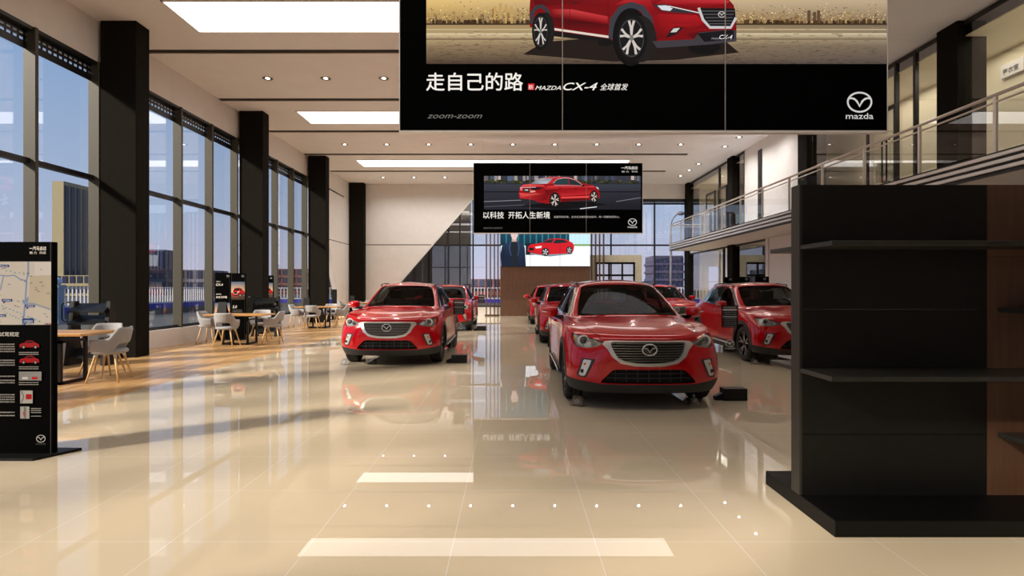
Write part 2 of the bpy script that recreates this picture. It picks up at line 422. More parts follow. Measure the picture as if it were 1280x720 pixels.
def make_car(M, loc, label, group):
    root = empty('car', loc, 0, label, 'car', group)
    S = car_surface(4)
    k_width = 1.04
    S.P[:,1] -= 0  # length stays in place; x is across
    def co(s): return np.abs(s.P[:,0]), s.P[:,1], s.P[:,2]
    INF = 1e3
    # --- wheel openings
    def arch(s, r, top=0.):
        a, l, z = co(s)
        f = np.minimum(np.hypot(l-AX_F, z-.335), np.hypot(l-AX_R, z-.335)) - r
        f = np.minimum(f, INF)
        # below the axle the opening runs straight down
        for ax in (AX_F, AX_R):
            g = np.maximum(np.abs(l-ax)-r, z-.335); f = np.minimum(f, g)
        return np.where(a > .45, f, np.maximum(f, .45-a+.0))
    _, S = S.split(arch(S, .375))
    # --- glass
    a, l, z = co(S)
    ws = sd_poly(a, z, [(-1,1.052),(0,1.052),(.35,1.046),(.635,1.028),(.645,1.04),(.60,1.20),(.515,1.408),(.44,1.438),(.25,1.452),(-1,1.458)])
    ws = np.maximum(ws, l-2.06)
    wind, S = S.split(ws)
    a, l, z = co(S)
    rg = np.maximum(sd_poly(a, z, [(-1,1.15),(.45,1.15),(.53,1.18),(.46,1.40),(-1,1.42)]), 3.45-l)
    rear, S = S.split(rg)
    a, l, z = co(S)
    band = sd_poly(l, z, [(1.40,1.03),(1.66,1.18),(1.93,1.325),(2.14,1.405),(2.4,1.425),(2.75,1.428),(3.05,1.41),(3.36,1.365),(3.6,1.25),(3.68,1.165),(3.5,1.125),(3.2,1.075),(2.8,1.045),(2.2,1.025),(1.6,1.022)])
    band = np.maximum(band, .50-a)
    dlo, S = S.split(band)
    a, l, z = co(dlo)
    d1 = sd_poly(l, z, [(1.60,1.045),(1.95,1.30),(2.17,1.382),(2.36,1.40),(2.40,1.05),(2.0,1.045)])
    d2 = sd_poly(l, z, [(2.47,1.055),(2.45,1.402),(2.75,1.405),(3.02,1.385),(3.20,1.33),(3.14,1.10),(2.8,1.07)])
    side, trim = dlo.split(np.minimum(d1, d2))
    # --- roof hatch glass
    a, l, z = co(S)
    sr = np.maximum(sd_poly(a, l, [(-1,2.22),(.33,2.24),(.37,2.30),(.37,2.72),(-1,2.74)]), 1.4-z)
    hatch, S = S.split(sr)
    front = lambda s: s.P[:,1]
    # --- headlamps
    a, l, z = co(S)
    hl = np.maximum(sd_poly(a, z, [(.475,.780),(.60,.818),(.70,.845),(.80,.866),(.812,.80),(.79,.735),(.765,.712),(.66,.708),(.55,.728)]), l-.62)
    lamp, S = S.split(hl)
    # --- grille frame and opening
    a, l, z = co(S)
    wing = np.maximum(sd_poly(a, z, [(-1,.795),(.40,.795),(.475,.785),(.50,.755),(.445,.70),(.40,.615),(.31,.545),(.16,.515),(0,.510),(-1,.51)]), l-.5)
    gr, S = S.split(wing)
    a, l, z = co(gr)
    gi = sd_poly(a, z, [(-1,.782),(.385,.782),(.408,.77),(.405,.735),(.375,.665),(.335,.605),(.26,.565),(.14,.548),(0,.545),(-1,.545)])
    grille, chrome = gr.split(gi)
    # --- fog lamps
    a, l, z = co(S)
    fo = np.maximum(sd_poly(a, z, [(.575,.585),(.715,.592),(.775,.40),(.745,.372),(.675,.375)]), l-.6)
    fog, S = S.split(fo)
    a, l, z = co(fog)
    fi = sd_poly(a, z, [(.618,.572),(.70,.578),(.752,.405),(.735,.39),(.69,.39)])
    fogl, fogb = fog.split(fi)
    # --- lower intake
    a, l, z = co(S)
    it = np.maximum(sd_poly(a, z, [(-1,.475),(.36,.475),(.40,.462),(.50,.36),(.525,.32),(.46,.31),(-1,.31)]), l-.5)
    intake, S = S.split(it)
    # --- black cladding: lip, sills, arch rims
    a, l, z = co(S)
    lip = np.where(l < .9, z - (.305 + .13*np.clip(a-.5, 0, .4)), z-.335)
    lip = np.where(l > 3.5, z-.40, lip)
    clad = np.minimum(lip, arch(S, .445))
    clad = np.where(a < .40, np.where((l < .9) | (l > 3.5), lip, z-.335), clad)
    black, S = S.split(clad)
    # --- rear lamps
    a, l, z = co(S)
    tl = np.maximum(sd_poly(a, z, [(.40,.93),(.80,.99),(.84,.95),(.80,.88),(.45,.88)]), 3.85-l)
    tail, S = S.split(tl)
    # --- shut lines: doors and bonnet are panels of their own with a narrow gap round them
    G = .0035
    def panel(S, fn):
        ring, rest = S.split(fn(S) - G)
        inner, band = ring.split(fn(ring) + G)
        return inner, band, rest
    def door_fn(pts):
        def fn(s):
            a, l, z = co(s); return np.maximum(sd_poly(l, z, pts), .6-a)
        return fn
    fd = [(1.52,1.10),(1.47,.98),(1.44,.85),(1.43,.55),(1.50,.40),(1.56,.365),(2.455,.365),(2.44,.62),(2.44,1.10)]
    rd = [(2.46,1.10),(2.46,.62),(2.475,.365),(2.92,.365),(2.98,.50),(3.05,.70),(3.20,.83),(3.32,.95),(3.40,1.10),(3.42,1.2)]
    df, gap1, S = panel(S, door_fn(fd))
    dr, gap2, S = panel(S, door_fn(rd))
    def hood_fn(s):
        a, l, z = co(s); return np.maximum(np.maximum(sd_poly(a, l, [(-1,.0),(.40,.0),(.49,.12),(.575,.30),(.63,.50),(.665,.80),(.69,1.1),(.70,1.40),(-1,1.40)]), .812-z), -99+l)
    bonnet, gap3, S = panel(S, hood_fn)
    def sides(sf):
        cx = np.array([sf.P[list(f),0].mean() for f in sf.F]) if sf.F else np.zeros(0)
        return [(sx, Surf(sf.P, sf.N, [f for f, c in zip(sf.F, cx) if c*sx > 0]).compact()) for sx in (1, -1)]
    S.build('body_shell', M['paint'], root, rim=.02)
    bonnet.build('bonnet', M['paint'], root, rim=.02)
    for gp in (gap1, gap2, gap3):
        for sx, q in (sides(gp) if gp is not gap3 else [(0, gp)]): q.build('panel_gap', M['gap'], root, off=-.008)
    black.build('cladding', M['plastic'], root, off=.004, rim=.03)
    wind.build('windscreen', M['car_glass'], root, off=-.002, rim=.0)
    rear.build('rear_window', M['car_glass'], root, off=-.002)
    hatch.build('sunroof', M['gloss_black'], root, off=.001)
    chrome.build('grille_surround', M['chrome'], root, off=.008, rim=.04)
    g = grille.build('grille', M['gap'], root, off=-.045)
    ib = intake.build('lower_intake', M['gap'], root, off=-.06)
    LO = {}; FG = {}
    for sx, q in sides(df): q.build('front_door', M['paint'], root, rim=.02)
    for sx, q in sides(dr): q.build('rear_door', M['paint'], root, rim=.02)
    for sx, q in sides(side):
        al, lf = q.P[:,1], None
        f1, f2 = q.split(q.P[:,1] - 2.425)
        f1.build('side_window', M['car_glass'], root, off=-.006); f2.build('side_window', M['car_glass'], root, off=-.006)
    for sx, q in sides(trim): q.build('window_trim', M['gloss_black'], root, off=-.001, rim=.015)
    for sx, q in sides(tail): q.build('tail_lamp', M['tail'], root, off=.002)
    for sx, q in sides(fogb): q.build('fog_lamp_bezel', M['plastic'], root, off=-.003, rim=.02)
    for sx, q in sides(fogl): FG[sx] = q.build('fog_lamp', M['silver'], root, off=.001, rim=.01)
    for sx, q in sides(lamp):
        LO[sx] = q.build('headlamp', M['lamp_base'], root, off=-.03); q.build('lens', M['lamp_glass'], LO[sx], off=.0)
    # height lookup on the nose for fittings
    SP = np.vstack([x.P for x in (S, bonnet, grille, chrome, lamp, fog, intake, black)])
    def nose_l(x, zz):
        m_ = SP[:,1] < .75
        Q = SP[m_]; d = (Q[:,0]-x)**2 + (Q[:,2]-zz)**2
        return Q[np.argmin(d), 1]
    # grille bars: slats across, thin
    b = MB()
    gl = [(.66+.0,.0)]
    edge = [(.545,.14),(.565,.26),(.605,.335),(.665,.375),(.735,.403),(.782,.40)]
    def half(zz):
        for (z0,a0),(z1,a1) in zip(edge, edge[1:]):
            if z0 <= zz <= z1: return a0+(a1-a0)*(zz-z0)/(z1-z0)
        return .4
    for zz in (.572,.600,.628,.656,.684,.712,.740,.768):
        h = half(zz)+.004; n = 16; top = []; 
        xs = [-h+2*h*i/n for i in range(n+1)]
        ls = [nose_l(x, zz) + .012 for x in xs]
        vs = []
        for x, y in zip(xs, ls):
            vs += [(x, y, zz+.003), (x, y, zz-.006), (x, y+.03, zz-.009), (x, y+.03, zz+.006)]
        fs = []
        for i in range(n):
            p, q = i*4, (i+1)*4
            fs += [(p+j, p+(j+1) % 4, q+(j+1) % 4, q+j) for j in range(4)]
        b.add(vs, fs)
    b.build('grille_slat', M['slat'], g)
    b = MB()
    for zz in (.375,.425):
        h = .46 if zz < .4 else .41; n = 12; vs = []
        for i in range(n+1):
            x = -h+2*h*i/n; y = nose_l(x, zz)+.025
            vs += [(x,y,zz+.004),(x,y,zz-.004),(x,y+.02,zz-.004),(x,y+.02,zz+.004)]
        b.add(vs, [(i*4+j, i*4+(j+1) % 4, i*4+4+(j+1) % 4, i*4+4+j) for i in range(n) for j in range(4)])
    for i in range(-3, 4):
        x = i*.12; y = nose_l(x, .40)+.03
        b.box((x-.003, y, .33), (x+.003, y+.02, .47))
    b.build('intake_mesh', M['plastic_mid'], ib)
    # emblem
    y0 = nose_l(0, .70)-.012; em = MB()
    W, H = .078, .062
    em.tube([(W*math.cos(t), y0, .70+H*math.sin(t)) for t in [2*math.pi*i/28 for i in range(28)]], .008, 8, closed=True)
    wing_ = [(-.95,.32),(-.8,.45),(-.45,.38),(-.16,.10),(0,-.30),(.16,.10),(.45,.38),(.8,.45),(.95,.32),(.62,.22),(.38,.10),(.16,-.25),(0,-.62),(-.16,-.25),(-.38,.10),(-.62,.22)]
    em.prism([(p*W, .70+q*H) for p, q in wing_], 'y', y0-.006, y0+.006)
    em.build('emblem', M['chrome'], root)
    bk = MB(); bk.lathe([(0,0),(.064,0),(.07,.012),(.07,.05)], (0, y0+.006, .70), 28, 'y'); bk.build('emblem_plate', M['gloss_black'], root)
    # lamps' insides
    for sx in (1, -1):
        lo = LO[sx]; fg = FG[sx]
        c = Vector((sx*.685, nose_l(sx*.685, .785)+.012, .785))
        m1 = MB(); m1.lathe([(.064,.03),(.066,.0),(.056,-.006),(.046,.0),(.044,.03)], tuple(c), 28, 'y'); m1.build('daylight_ring', M['drl'], lo)
        m2 = MB(); m2.sphere((c.x, c.y+.02, c.z), .036, None, 20); m2.build('projector_bulb', M['bulb'], lo)
        m3 = MB(); y = nose_l(sx*.57, .765)+.016
        m3.prism([(sx*.535,.752),(sx*.60,.80),(sx*.625,.79),(sx*.61,.735),(sx*.56,.735)], 'y', y, y+.01); m3.build('reflector', M['reflector'], lo)
        m4 = MB(); y = nose_l(sx*.785, .78)+.010
        m4.prism([(sx*.768,.745),(sx*.783,.83),(sx*.797,.84),(sx*.795,.79)], 'y', y, y+.008); m4.build('indicator', M['amber'], lo)
        m5 = MB(); y = nose_l(sx*.715, .45)-.006; m5.lathe([(.0,.0),(.022,.0),(.024,.02)], (sx*.715, y, .445), 16, 'y')
        m5.build('fog_bulb', M['gloss_black'], fg)
        m6 = MB(); y = nose_l(sx*.685, .53)-.005; m6.box((sx*.685-.018, y, .515), (sx*.685+.018, y+.02, .54)); m6.build('marker_lamp', M['amber'], fg)
        # sill strip
        st = MB(); st.tube([(sx*.895, 1.33, .285),(sx*.892, 2.0, .300),(sx*.892, 2.95, .322)], .014, 8, flat=(1,.5)); st.build('sill_strip', M['chrome'], root)
        # door handles
        for yy in (2.18, 3.05):
            hh = MB(); hh.tube([(sx*.858,yy,.905),(sx*.882,yy+.02,.908),(sx*.882,yy+.14,.912),(sx*.858,yy+.16,.912)], .011, 8); hh.build('door_handle', M['paint'], root)
        # mirror
        mi = mirror_mesh(sx, M, root)
        # roof rail
        rr = MB(); rr.tube([(sx*.545,2.10,1.445),(sx*.565,2.2,1.478),(sx*.575,2.55,1.498),(sx*.565,3.0,1.492),(sx*.55,3.25,1.455)], .014, 8); rr.build('roof_rail', M['gloss_black'], root)
    # number recess, wipers
    for wa in ([(-.45,1.14,1.045),(.02,1.17,1.068)], [(.10,1.13,1.05),(.56,1.21,1.058)]):
        wp = MB(); wp.tube(wa, .007, 6); wp.build('wiper', M['plastic'], root)
    # --- wheels
    for (ax, sx) in ((AX_F,1),(AX_F,-1),(AX_R,1),(AX_R,-1)): wheel(sx, ax, M, root)
    # --- floor pan and wheel houses
    fl = MB(); fl.box((-.72,.35,.19),(.72,4.0,.26)); fl.box((-.47,.2,.2),(.47,1.3,.75)); fl.box((-.50,3.0,.2),(.50,3.9,.8))
    for ax in (AX_F, AX_R):
        prof = [(math.cos(t)*.385+ax, math.sin(t)*.385+.335) for t in [math.pi*i/16 for i in range(17)]]
        for sx in (1,-1):
            vs = [(sx*.48,p[0],p[1]) for p in prof]+[(sx*.875,p[0],p[1]) for p in prof]
            fl.add(vs, [(i,i+1,18+i,17+i) for i in range(16)])
            fl.add([(sx*.48,p[0],p[1]) for p in prof], [tuple(range(17))])
    fl.build('underbody', M['gap'], root, fix=False)
    # --- cabin
    cab = MB(); cab.bev((-.66,1.28,.80),(.66,1.62,1.0),.04); cab.box((-.68,1.5,.3),(.68,3.6,.45)); cab.box((-.09,1.6,.4),(.09,2.7,.72)); cab.bev((-.14,1.50,.96),(.14,1.56,1.12),.02)
    cab.box((-.70,1.4,.4),(-.66,3.5,.98)); cab.box((.66,1.4,.4),(.70,3.5,.98))
    cab.build('dashboard', M['cabin'], root)
    for x in (-.36,.36):
        st = MB(); st.bev((x-.25,2.05,.5),(x+.25,2.6,.68),.06); st.bev((x-.24,2.5,.62),(x+.24,2.66,1.18),.07,seg=3); st.bev((x-.13,2.55,1.16),(x+.13,2.64,1.36),.04,seg=3); st.build('seat', M['seat'], root)
    st = MB(); st.bev((-.6,3.05,.5),(.6,3.5,.66),.05); st.bev((-.6,3.42,.6),(.6,3.6,1.12),.06); st.build('rear_bench', M['seat'], root)
    sw = MB(); cx, cy, cz = .36, 1.80, 1.0
    sw.tube([(cx+.18*math.cos(t), cy+.07*math.sin(t), cz+.165*math.sin(t)) for t in [2*math.pi*i/24 for i in range(24)]], .014, 8, closed=True)
    sw.tube([(cx-.17,cy,cz),(cx+.17,cy,cz)], .016, 6); sw.tube([(cx,cy,cz),(cx,cy-.06,cz-.16)], .016, 6); sw.sphere((cx,cy,cz),.05,None,12,(1,.6,1)); sw.tube([(cx,cy,cz),(cx,cy-.25,cz-.06)], .03, 8)
    sw.build('steering_wheel', M['seat'], root)
    im = MB(); im.bev((-.12,1.88,1.34),(.12,1.91,1.41),.01); im.tube([(0,1.90,1.40),(0,1.97,1.46)],.008,6); im.build('inner_mirror', M['gloss_black'], root)
    root.scale = (k_width, 1, 1)
    return root

def mirror_mesh(sx, M, root):
    """door mirror: superellipsoid housing on a foot, indicator blade on its face"""
    c = (sx*.975, 1.60, 1.065)
    vs = []; n = 20; k = 12
    for i in range(k+1):
        t = math.pi*i/k
        for j in range(n):
            p = 2*math.pi*j/n
            def sg(v, e): return math.copysign(abs(v)**e, v)
            x = sg(math.sin(t),.6)*sg(math.cos(p),.6); z = sg(math.sin(t),.6)*sg(math.sin(p),.6); y = -sg(math.cos(t),.9)
            tap = 1-.25*max(0,-y)
            vs.append((c[0]+x*.108*tap+sx*0.0, c[1]+y*.075+abs(x)*.02, c[2]+z*.074*tap*(1-.12*sx*x)))
    fs = [(i*n+j,(i+1)*n+j,(i+1)*n+(j+1) % n,i*n+(j+1) % n) for i in range(k) for j in range(n)]
    b = MB(); b.add(vs, fs, None, True); o = b.build('door_mirror', M['paint'], root)
    b = MB(); b.prism([(sx*.80,1.02),(sx*.93,1.02),(sx*.93,1.0),(sx*.86,.965),(sx*.80,.955)], 'y', 1.56, 1.63); b.build('mirror_foot', M['gloss_black'], o)
    b = MB(); b.tube([(c[0]-sx*.02,1.548,1.062),(c[0]+sx*.06,1.55,1.066),(c[0]+sx*.114,1.585,1.07)], .008, 6); b.build('mirror_indicator', M['silver'], o)
    b = MB(); b.box((c[0]-.095,1.672,c[2]-.05),(c[0]+.095,1.678,c[2]+.05)); b.build('mirror_pane', M['chrome'], o)
    return o

def wheel(sx, ax, M, root):
    R_, w = .338, .215; xo = .862*1.0; c = (sx*(xo-w/2), ax, R_)
    b = MB(); h = w/2
    prof = [(.235,-h+.02),(.27,-h+.004),(.31,-h+.006),(.330,-h+.025),(R_,-h+.05),(R_,-.03),(R_-.008,-.028),(R_-.008,-.02),(R_,-.018),(R_,.018),(R_-.008,.02),(R_-.008,.028),(R_,.03),(R_,h-.05),(.330,h-.025),(.31,h-.006),(.27,h-.004),(.235,h-.02)]
    b.lathe(prof, c, 56, 'x')
    for i in range(48):   # shoulder blocks
        a = 2*math.pi*i/48
        for s_ in (-1,1):
            x0 = s_*(h-.05); x1 = s_*(h-.024)
            def P(x, r, t): return (c[0]+x, c[1]+r*math.cos(t), c[2]+r*math.sin(t))
            b.add([P(x0,R_+.001,a),P(x0,R_+.001,a+.09),P(x1,R_-.004,a+.09),P(x1,R_-.004,a)], [(0,1,2,3)])
    ty = b.build('wheel', M['tyre'], root, fix=False)
    b = MB()
    b.lathe([(.237,-h+.03),(.237,h-.02),(.228,h-.012),(.222,h-.02),(.215,h-.06),(.205,-h+.05)], (c[0],c[1],c[2]), 48, 'x') if sx > 0 else b.lathe([(.237,h-.03),(.237,-h+.02),(.228,-h+.012),(.222,-h+.02),(.215,-h+.06),(.205,h-.05)], c, 48, 'x')
    rim = b.build('rim', M['rim_dark'], ty, fix=False)
    b = MB(); b.lathe([(0,0),(.205,0)], (c[0]-sx*.02, c[1], c[2]), 32, 'x'); b.lathe([(.05,0),(.15,0),(.15,.01)], (c[0]+sx*.005,c[1],c[2]), 32, 'x'); b.build('brake_disc', M['gap'], ty, fix=False)
    for i in range(5):    # five pairs of spokes: dark flanks, bright faces
        a0 = math.radians(90+72*i)
        s_ = MB()
        for da in (-.16, .16):
            a1 = a0+da*.55; a2 = a0+da*1.35
            def P(r, t, wd, x): return (c[0]+sx*x, c[1]+r*math.cos(t)-wd*math.sin(t), c[2]+r*math.sin(t)+wd*math.cos(t))
            xf, xr = h-.035, h-.018
            vs = [P(.04,a1,-.014,xf),P(.04,a1,.014,xf),P(.222,a2,.012,xr),P(.222,a2,-.012,xr),
                  P(.04,a1,-.02,xf-.04),P(.04,a1,.02,xf-.04),P(.222,a2,.018,xr-.04),P(.222,a2,-.018,xr-.04)]
            s_.add(vs, [(0,1,2,3)], M['rim_bright']); s_.add(vs, [(0,1,5,4),(1,2,6,5),(2,3,7,6),(3,0,4,7)], M['rim_dark'])
        s_.build('spoke', None, ty, fix=False)
    b = MB(); xh = c[0]+sx*(h-.03); b.lathe([(0,sx*.004),(.032,sx*.002),(.05,0),(.06,-sx*.03)], (xh,c[1],c[2]), 24, 'x'); b.build('hub_cap', M['rim_dark'], ty, fix=False)

def car_materials():
    M = {}
    p = mat('red car paint', (194,2,20), .13, .1, .5, .4); M['paint'] = p
    M['plastic'] = noise_mat('dark cladding plastic', (36,36,37),(44,44,45), 300, .55)
    M['plastic_mid'] = mat('intake bar plastic', (58,58,60), .45)
    M['gap'] = mat('unlit black', (10,10,11), .7)
    M['gloss_black'] = mat('gloss black trim', (8,8,9), .12, coat=.5)
    M['chrome'] = mat('satin chrome', (222,222,220), .3, .7)
    M['silver'] = mat('silver lamp face', (215,215,212), .3, .3)
    M['slat'] = mat('grille slat metal', (150,148,145), .3, .8)
    M['lamp_base'] = mat('headlamp housing', (150,152,150), .3, .4)
    M['reflector'] = mat('headlamp reflector', (190,192,190), .15, .9)
    M['drl'] = mat('daylight ring', (235,236,232), .25)
    M['bulb'] = mat('projector glass', (70,72,74), .05, .3, coat=1)
    M['amber'] = mat('amber indicator', (225,120,30), .3)
    M['tail'] = mat('red tail lamp', (130,5,8), .1, coat=1)
    M['lamp_glass'] = glass_mat('clear lamp lens', (.97,.97,.97), .02, .6)
    M['car_glass'] = glass_mat('dark car glass', (.26,.27,.26), .008, .14)
    M['tyre'] = noise_mat('tyre rubber', (26,26,26),(34,33,32), 60, .75)
    M['rim_dark'] = mat('dark wheel metal', (30,30,32), .3, .6)
    M['rim_bright'] = mat('machined wheel face', (190,190,192), .25, .9)
    M['cabin'] = mat('cabin plastic', (30,29,28), .6)
    M['seat'] = noise_mat('seat cloth', (44,43,42),(54,52,50), 120, .85)
    return M
# ---------------------------------------------------------------- materials of the room
M = car_materials()
CEIL = 6.78; YB = 29.0; YF = -2.0; XL = -8.34; XG = -8.5; XR = 9.07; HEAD = 5.95; TRANS = 3.62; SILL = .41
M['wall'] = noise_mat('warm white paint', (217,212,208),(221,216,212), 3, .7)
M['ceiling'] = noise_mat('ceiling paint', (226,224,225),(229,227,228), 2, .8)
M['cream'] = mat('cream room wall', (222,212,184), .7)
M['pillar'] = noise_mat('black pillar cladding', (25,23,19),(29,26,22), 8, .8, spec=.05)
M['frame'] = mat('dark window frame', (24,22,20), .4)
M['fin'] = noise_mat('bronze mullion', (74,70,56),(56,53,42), 90, .5, .0)
M['black'] = noise_mat('black lacquer', (17,17,16),(21,21,20), 14, .45, spec=.3)
M['deep_black'] = mat('matt black', (9,9,9), .5, spec=.2)
M['shelf'] = noise_mat('shelf board', (44,44,41),(50,50,46), 14, .35, spec=.4)
M['shelf_edge'] = mat('shelf end edge', (46,43,38), .5)
M['blacksteel'] = mat('black steel', (12,12,12), .35, .3)
M['steel'] = mat('brushed steel', (210,201,192), .35, .6)
M['alu'] = mat('aluminium trim', (232,229,224), .35, .35)
M['glass'] = glass_mat('facade glass', (.94,.95,.96), .085, .95)
M['glass_r'] = glass_mat('partition glass', (.96,.96,.95), .06, .95)
M['acrylic'] = glass_mat('clear acrylic', (.965,.97,.97), .015, .5)
M['panel_light'] = mat('light panel', (255,252,246), .5, emis=(255,252,248), estr=PANEL_W)
M['bulb_on'] = mat('downlight bulb', (255,255,255), .5, emis=(255,250,240), estr=5)
M['ring'] = mat('downlight ring', (120,112,104), .4, .5)
M['slot'] = mat('ceiling slot', (26,24,22), .7)
M['slot_edge'] = mat('ceiling slot edge', (150,142,134), .4, .6)

def tile_mat():
    m = mat('polished cream tile', (214,194,164), .008, coat=0.0, ior=1.5); nt = m.node_tree; N = nt.nodes; L = nt.links; b = N['Principled BSDF']
    tc = N.new('ShaderNodeTexCoord'); mp = N.new('ShaderNodeMapping'); mp.inputs['Location'].default_value = (.3225, -.75, 0)
    L.new(tc.outputs['Object'], mp.inputs['Vector'])
    br = N.new('ShaderNodeTexBrick'); br.offset = 0; br.squash = 1
    br.inputs['Scale'].default_value = 1; br.inputs['Brick Width'].default_value = .78; br.inputs['Row Height'].default_value = .78
    br.inputs['Mortar Size'].default_value = .0022; br.inputs['Mortar Smooth'].default_value = .1
    nz = N.new('ShaderNodeTexNoise'); nz.inputs['Scale'].default_value = 1.3; nz.inputs['Detail'].default_value = 3
    L.new(tc.outputs['Object'], nz.inputs['Vector'])
    r = N.new('ShaderNodeValToRGB'); r.color_ramp.elements[0].color = lin((217,201,173)); r.color_ramp.elements[1].color = lin((222,207,181))
    L.new(nz.outputs[0], r.inputs[0])
    L.new(mp.outputs[0], br.inputs['Vector']); L.new(r.outputs[0], br.inputs['Color1']); L.new(r.outputs[0], br.inputs['Color2'])
    br.inputs['Mortar'].default_value = lin((236,232,226))
    L.new(br.outputs['Color'], b.inputs['Base Color'])
    return m

def plank_mat(name, c1, c2, w_, l_, along='y', rough=.3, mortar=(150,110,70)):
    m = mat(name, c1, rough); nt = m.node_tree; N = nt.nodes; L = nt.links; b = N['Principled BSDF']
    tc = N.new('ShaderNodeTexCoord'); mp = N.new('ShaderNodeMapping')
    if along == 'y': mp.inputs['Rotation'].default_value = (0, 0, math.radians(90))
    if along == 'z': mp.inputs['Rotation'].default_value = (math.radians(0), math.radians(90), math.radians(90))
    L.new(tc.outputs['Object'], mp.inputs['Vector'])
    br = N.new('ShaderNodeTexBrick'); br.offset = .37; br.inputs['Scale'].default_value = 1
    br.inputs['Brick Width'].default_value = l_; br.inputs['Row Height'].default_value = w_; br.inputs['Mortar Size'].default_value = .0015
    br.inputs['Color1'].default_value = (0,0,0,1); br.inputs['Color2'].default_value = (1,1,1,1); br.inputs['Mortar'].default_value = (.5,.5,.5,1)
    L.new(mp.outputs[0], br.inputs['Vector'])
    m2 = N.new('ShaderNodeMapping'); m2.inputs['Scale'].default_value = {'y': (14,.7,1), 'x': (.7,14,1), 'z': (14,14,.7)}[along]
    L.new(tc.outputs['Object'], m2.inputs['Vector'])
    nz = N.new('ShaderNodeTexNoise'); nz.inputs['Scale'].default_value = 2.2; nz.inputs['Detail'].default_value = 6; nz.inputs['Distortion'].default_value = .6
    L.new(m2.outputs[0], nz.inputs['Vector'])
    ad = N.new('ShaderNodeMath'); ad.operation = 'MULTIPLY_ADD'; ad.inputs[1].default_value = .35
    sc = N.new('ShaderNodeMath'); sc.operation = 'MULTIPLY'; sc.inputs[1].default_value = .75
    L.new(nz.outputs[0], sc.inputs[0]); L.new(br.outputs['Color'], ad.inputs[0]); L.new(sc.outputs[0], ad.inputs[2])
    r = N.new('ShaderNodeValToRGB'); r.color_ramp.elements[0].color = lin(c1); r.color_ramp.elements[1].color = lin(c2)
    r.color_ramp.elements[0].position = .2; r.color_ramp.elements[1].position = .85
    L.new(ad.outputs[0], r.inputs[0])
    mx = N.new('ShaderNodeMix'); mx.data_type = 'RGBA'; mx.inputs['B'].default_value = lin(mortar)
    L.new(br.outputs['Fac'], mx.inputs['Factor']); L.new(r.outputs[0], mx.inputs['A']); L.new(mx.outputs['Result'], b.inputs['Base Color'])
    return m
M['tile'] = tile_mat()
M['wood_floor'] = plank_mat('oak floor', (186,140,88), (226,188,136), .13, 1.6, 'y', .25, (168,130,88))
M['oak'] = plank_mat('oak table top', (196,140,78), (222,172,108), .2, 3, 'x', .35, (180,130,76))
M['walnut'] = plank_mat('walnut panel', (74,50,36), (112,80,60), .8, 9, 'z', .4, (40,26,18))
M['leg_wood'] = noise_mat('beech leg', (206,168,112),(222,188,134), 12, .45, stretch=(1,1,.1))
M['cloth'] = noise_mat('grey wool cloth', (150,150,152),(176,176,178), 160, .9)
M['stub'] = mat('white leg socket', (225,223,218), .5)

# ---------------------------------------------------------------- floor, ceiling, walls
XW = -5.12
b = MB(); b.box((XW, YF, -.12), (13.2, YB+.3, 0)); struct('floor', b, M['tile'])
b = MB(); b.box((-8.6, YF, -.12), (XW, YB+.3, 0)); struct('floor', b, M['wood_floor'])
b = MB(); b.box((-8.8, YF-.2, CEIL), (13.2, YB+.3, CEIL+.2)); struct('ceiling', b, M['ceiling'])
for i, y in enumerate((12.72, 15.97, 19.2, 22.5, 25.75, 9.45, 6.2)):
    b = MB(); b.box((-8.33, y-.075, CEIL-.012), (7.05, y+.02, CEIL+.01), M['slot']); b.box((-8.33, y+.02, CEIL-.03), (7.05, y+.075, CEIL+.01), M['slot_edge'])
    struct('trim_%d' % (i+1), b)
WY = [11.26, 17.0, 22.75, 28.55]            # pillar fronts
PY = [5.5] + WY
for k, y in enumerate(PY):
    x0, x1 = (-8.28, -7.56)
    b = MB(); b.bev((x0, y, 0), (x1, y+.42, CEIL-.001), .008, seg=1); o = b.build('pillar', M['pillar']); o['kind'] = 'structure'
    if y > 8:
        b = MB(); b.bev((8.95, y, 0), (9.55, y+.55, CEIL-.001), .008, seg=1); o = b.build('pillar', M['pillar']); o['kind'] = 'structure'
# left wall: band over the glazing, plinth under it, white end bay with its slanting edge
b = MB(); b.box((-8.9, YF, HEAD), (XL, YB, CEIL)); b.box((-8.9, YF, 0), (-8.27, 24.9, SILL))
b.prism([(23.85,HEAD),(27.75,0),(YB,0),(YB,HEAD)], 'x', -8.62, XL)
struct('wall_left', b, M['wall'])
b = MB(); b.box((XL-.001, 23.5, TRANS-.015), (XL+.004, YB, TRANS+.015)); struct('trim_8', b, M['slot'])

def strip(b, p, q, axis, x0, x1):
    """perforated head panel from p to q along axis, two rows of slots"""
    z = [5.56, 5.695, 5.745, 5.795, 5.845, HEAD]
    def bx(a, c, z0, z1):
        if axis == 'y': b.box((x0, a, z0), (x1, c, z1))
        else: b.box((a, x0, z0), (c, x1, z1))
    for z0, z1 in ((z[0],z[1]),(z[2],z[3]),(z[4],z[5])): bx(p, q, z0, z1)
    n = max(1, int((q-p)/.12)); d = (q-p)/n
    for z0, z1 in ((z[1],z[2]),(z[3],z[4])):
        for i in range(n): bx(p+i*d, p+i*d+d*.36, z0, z1)

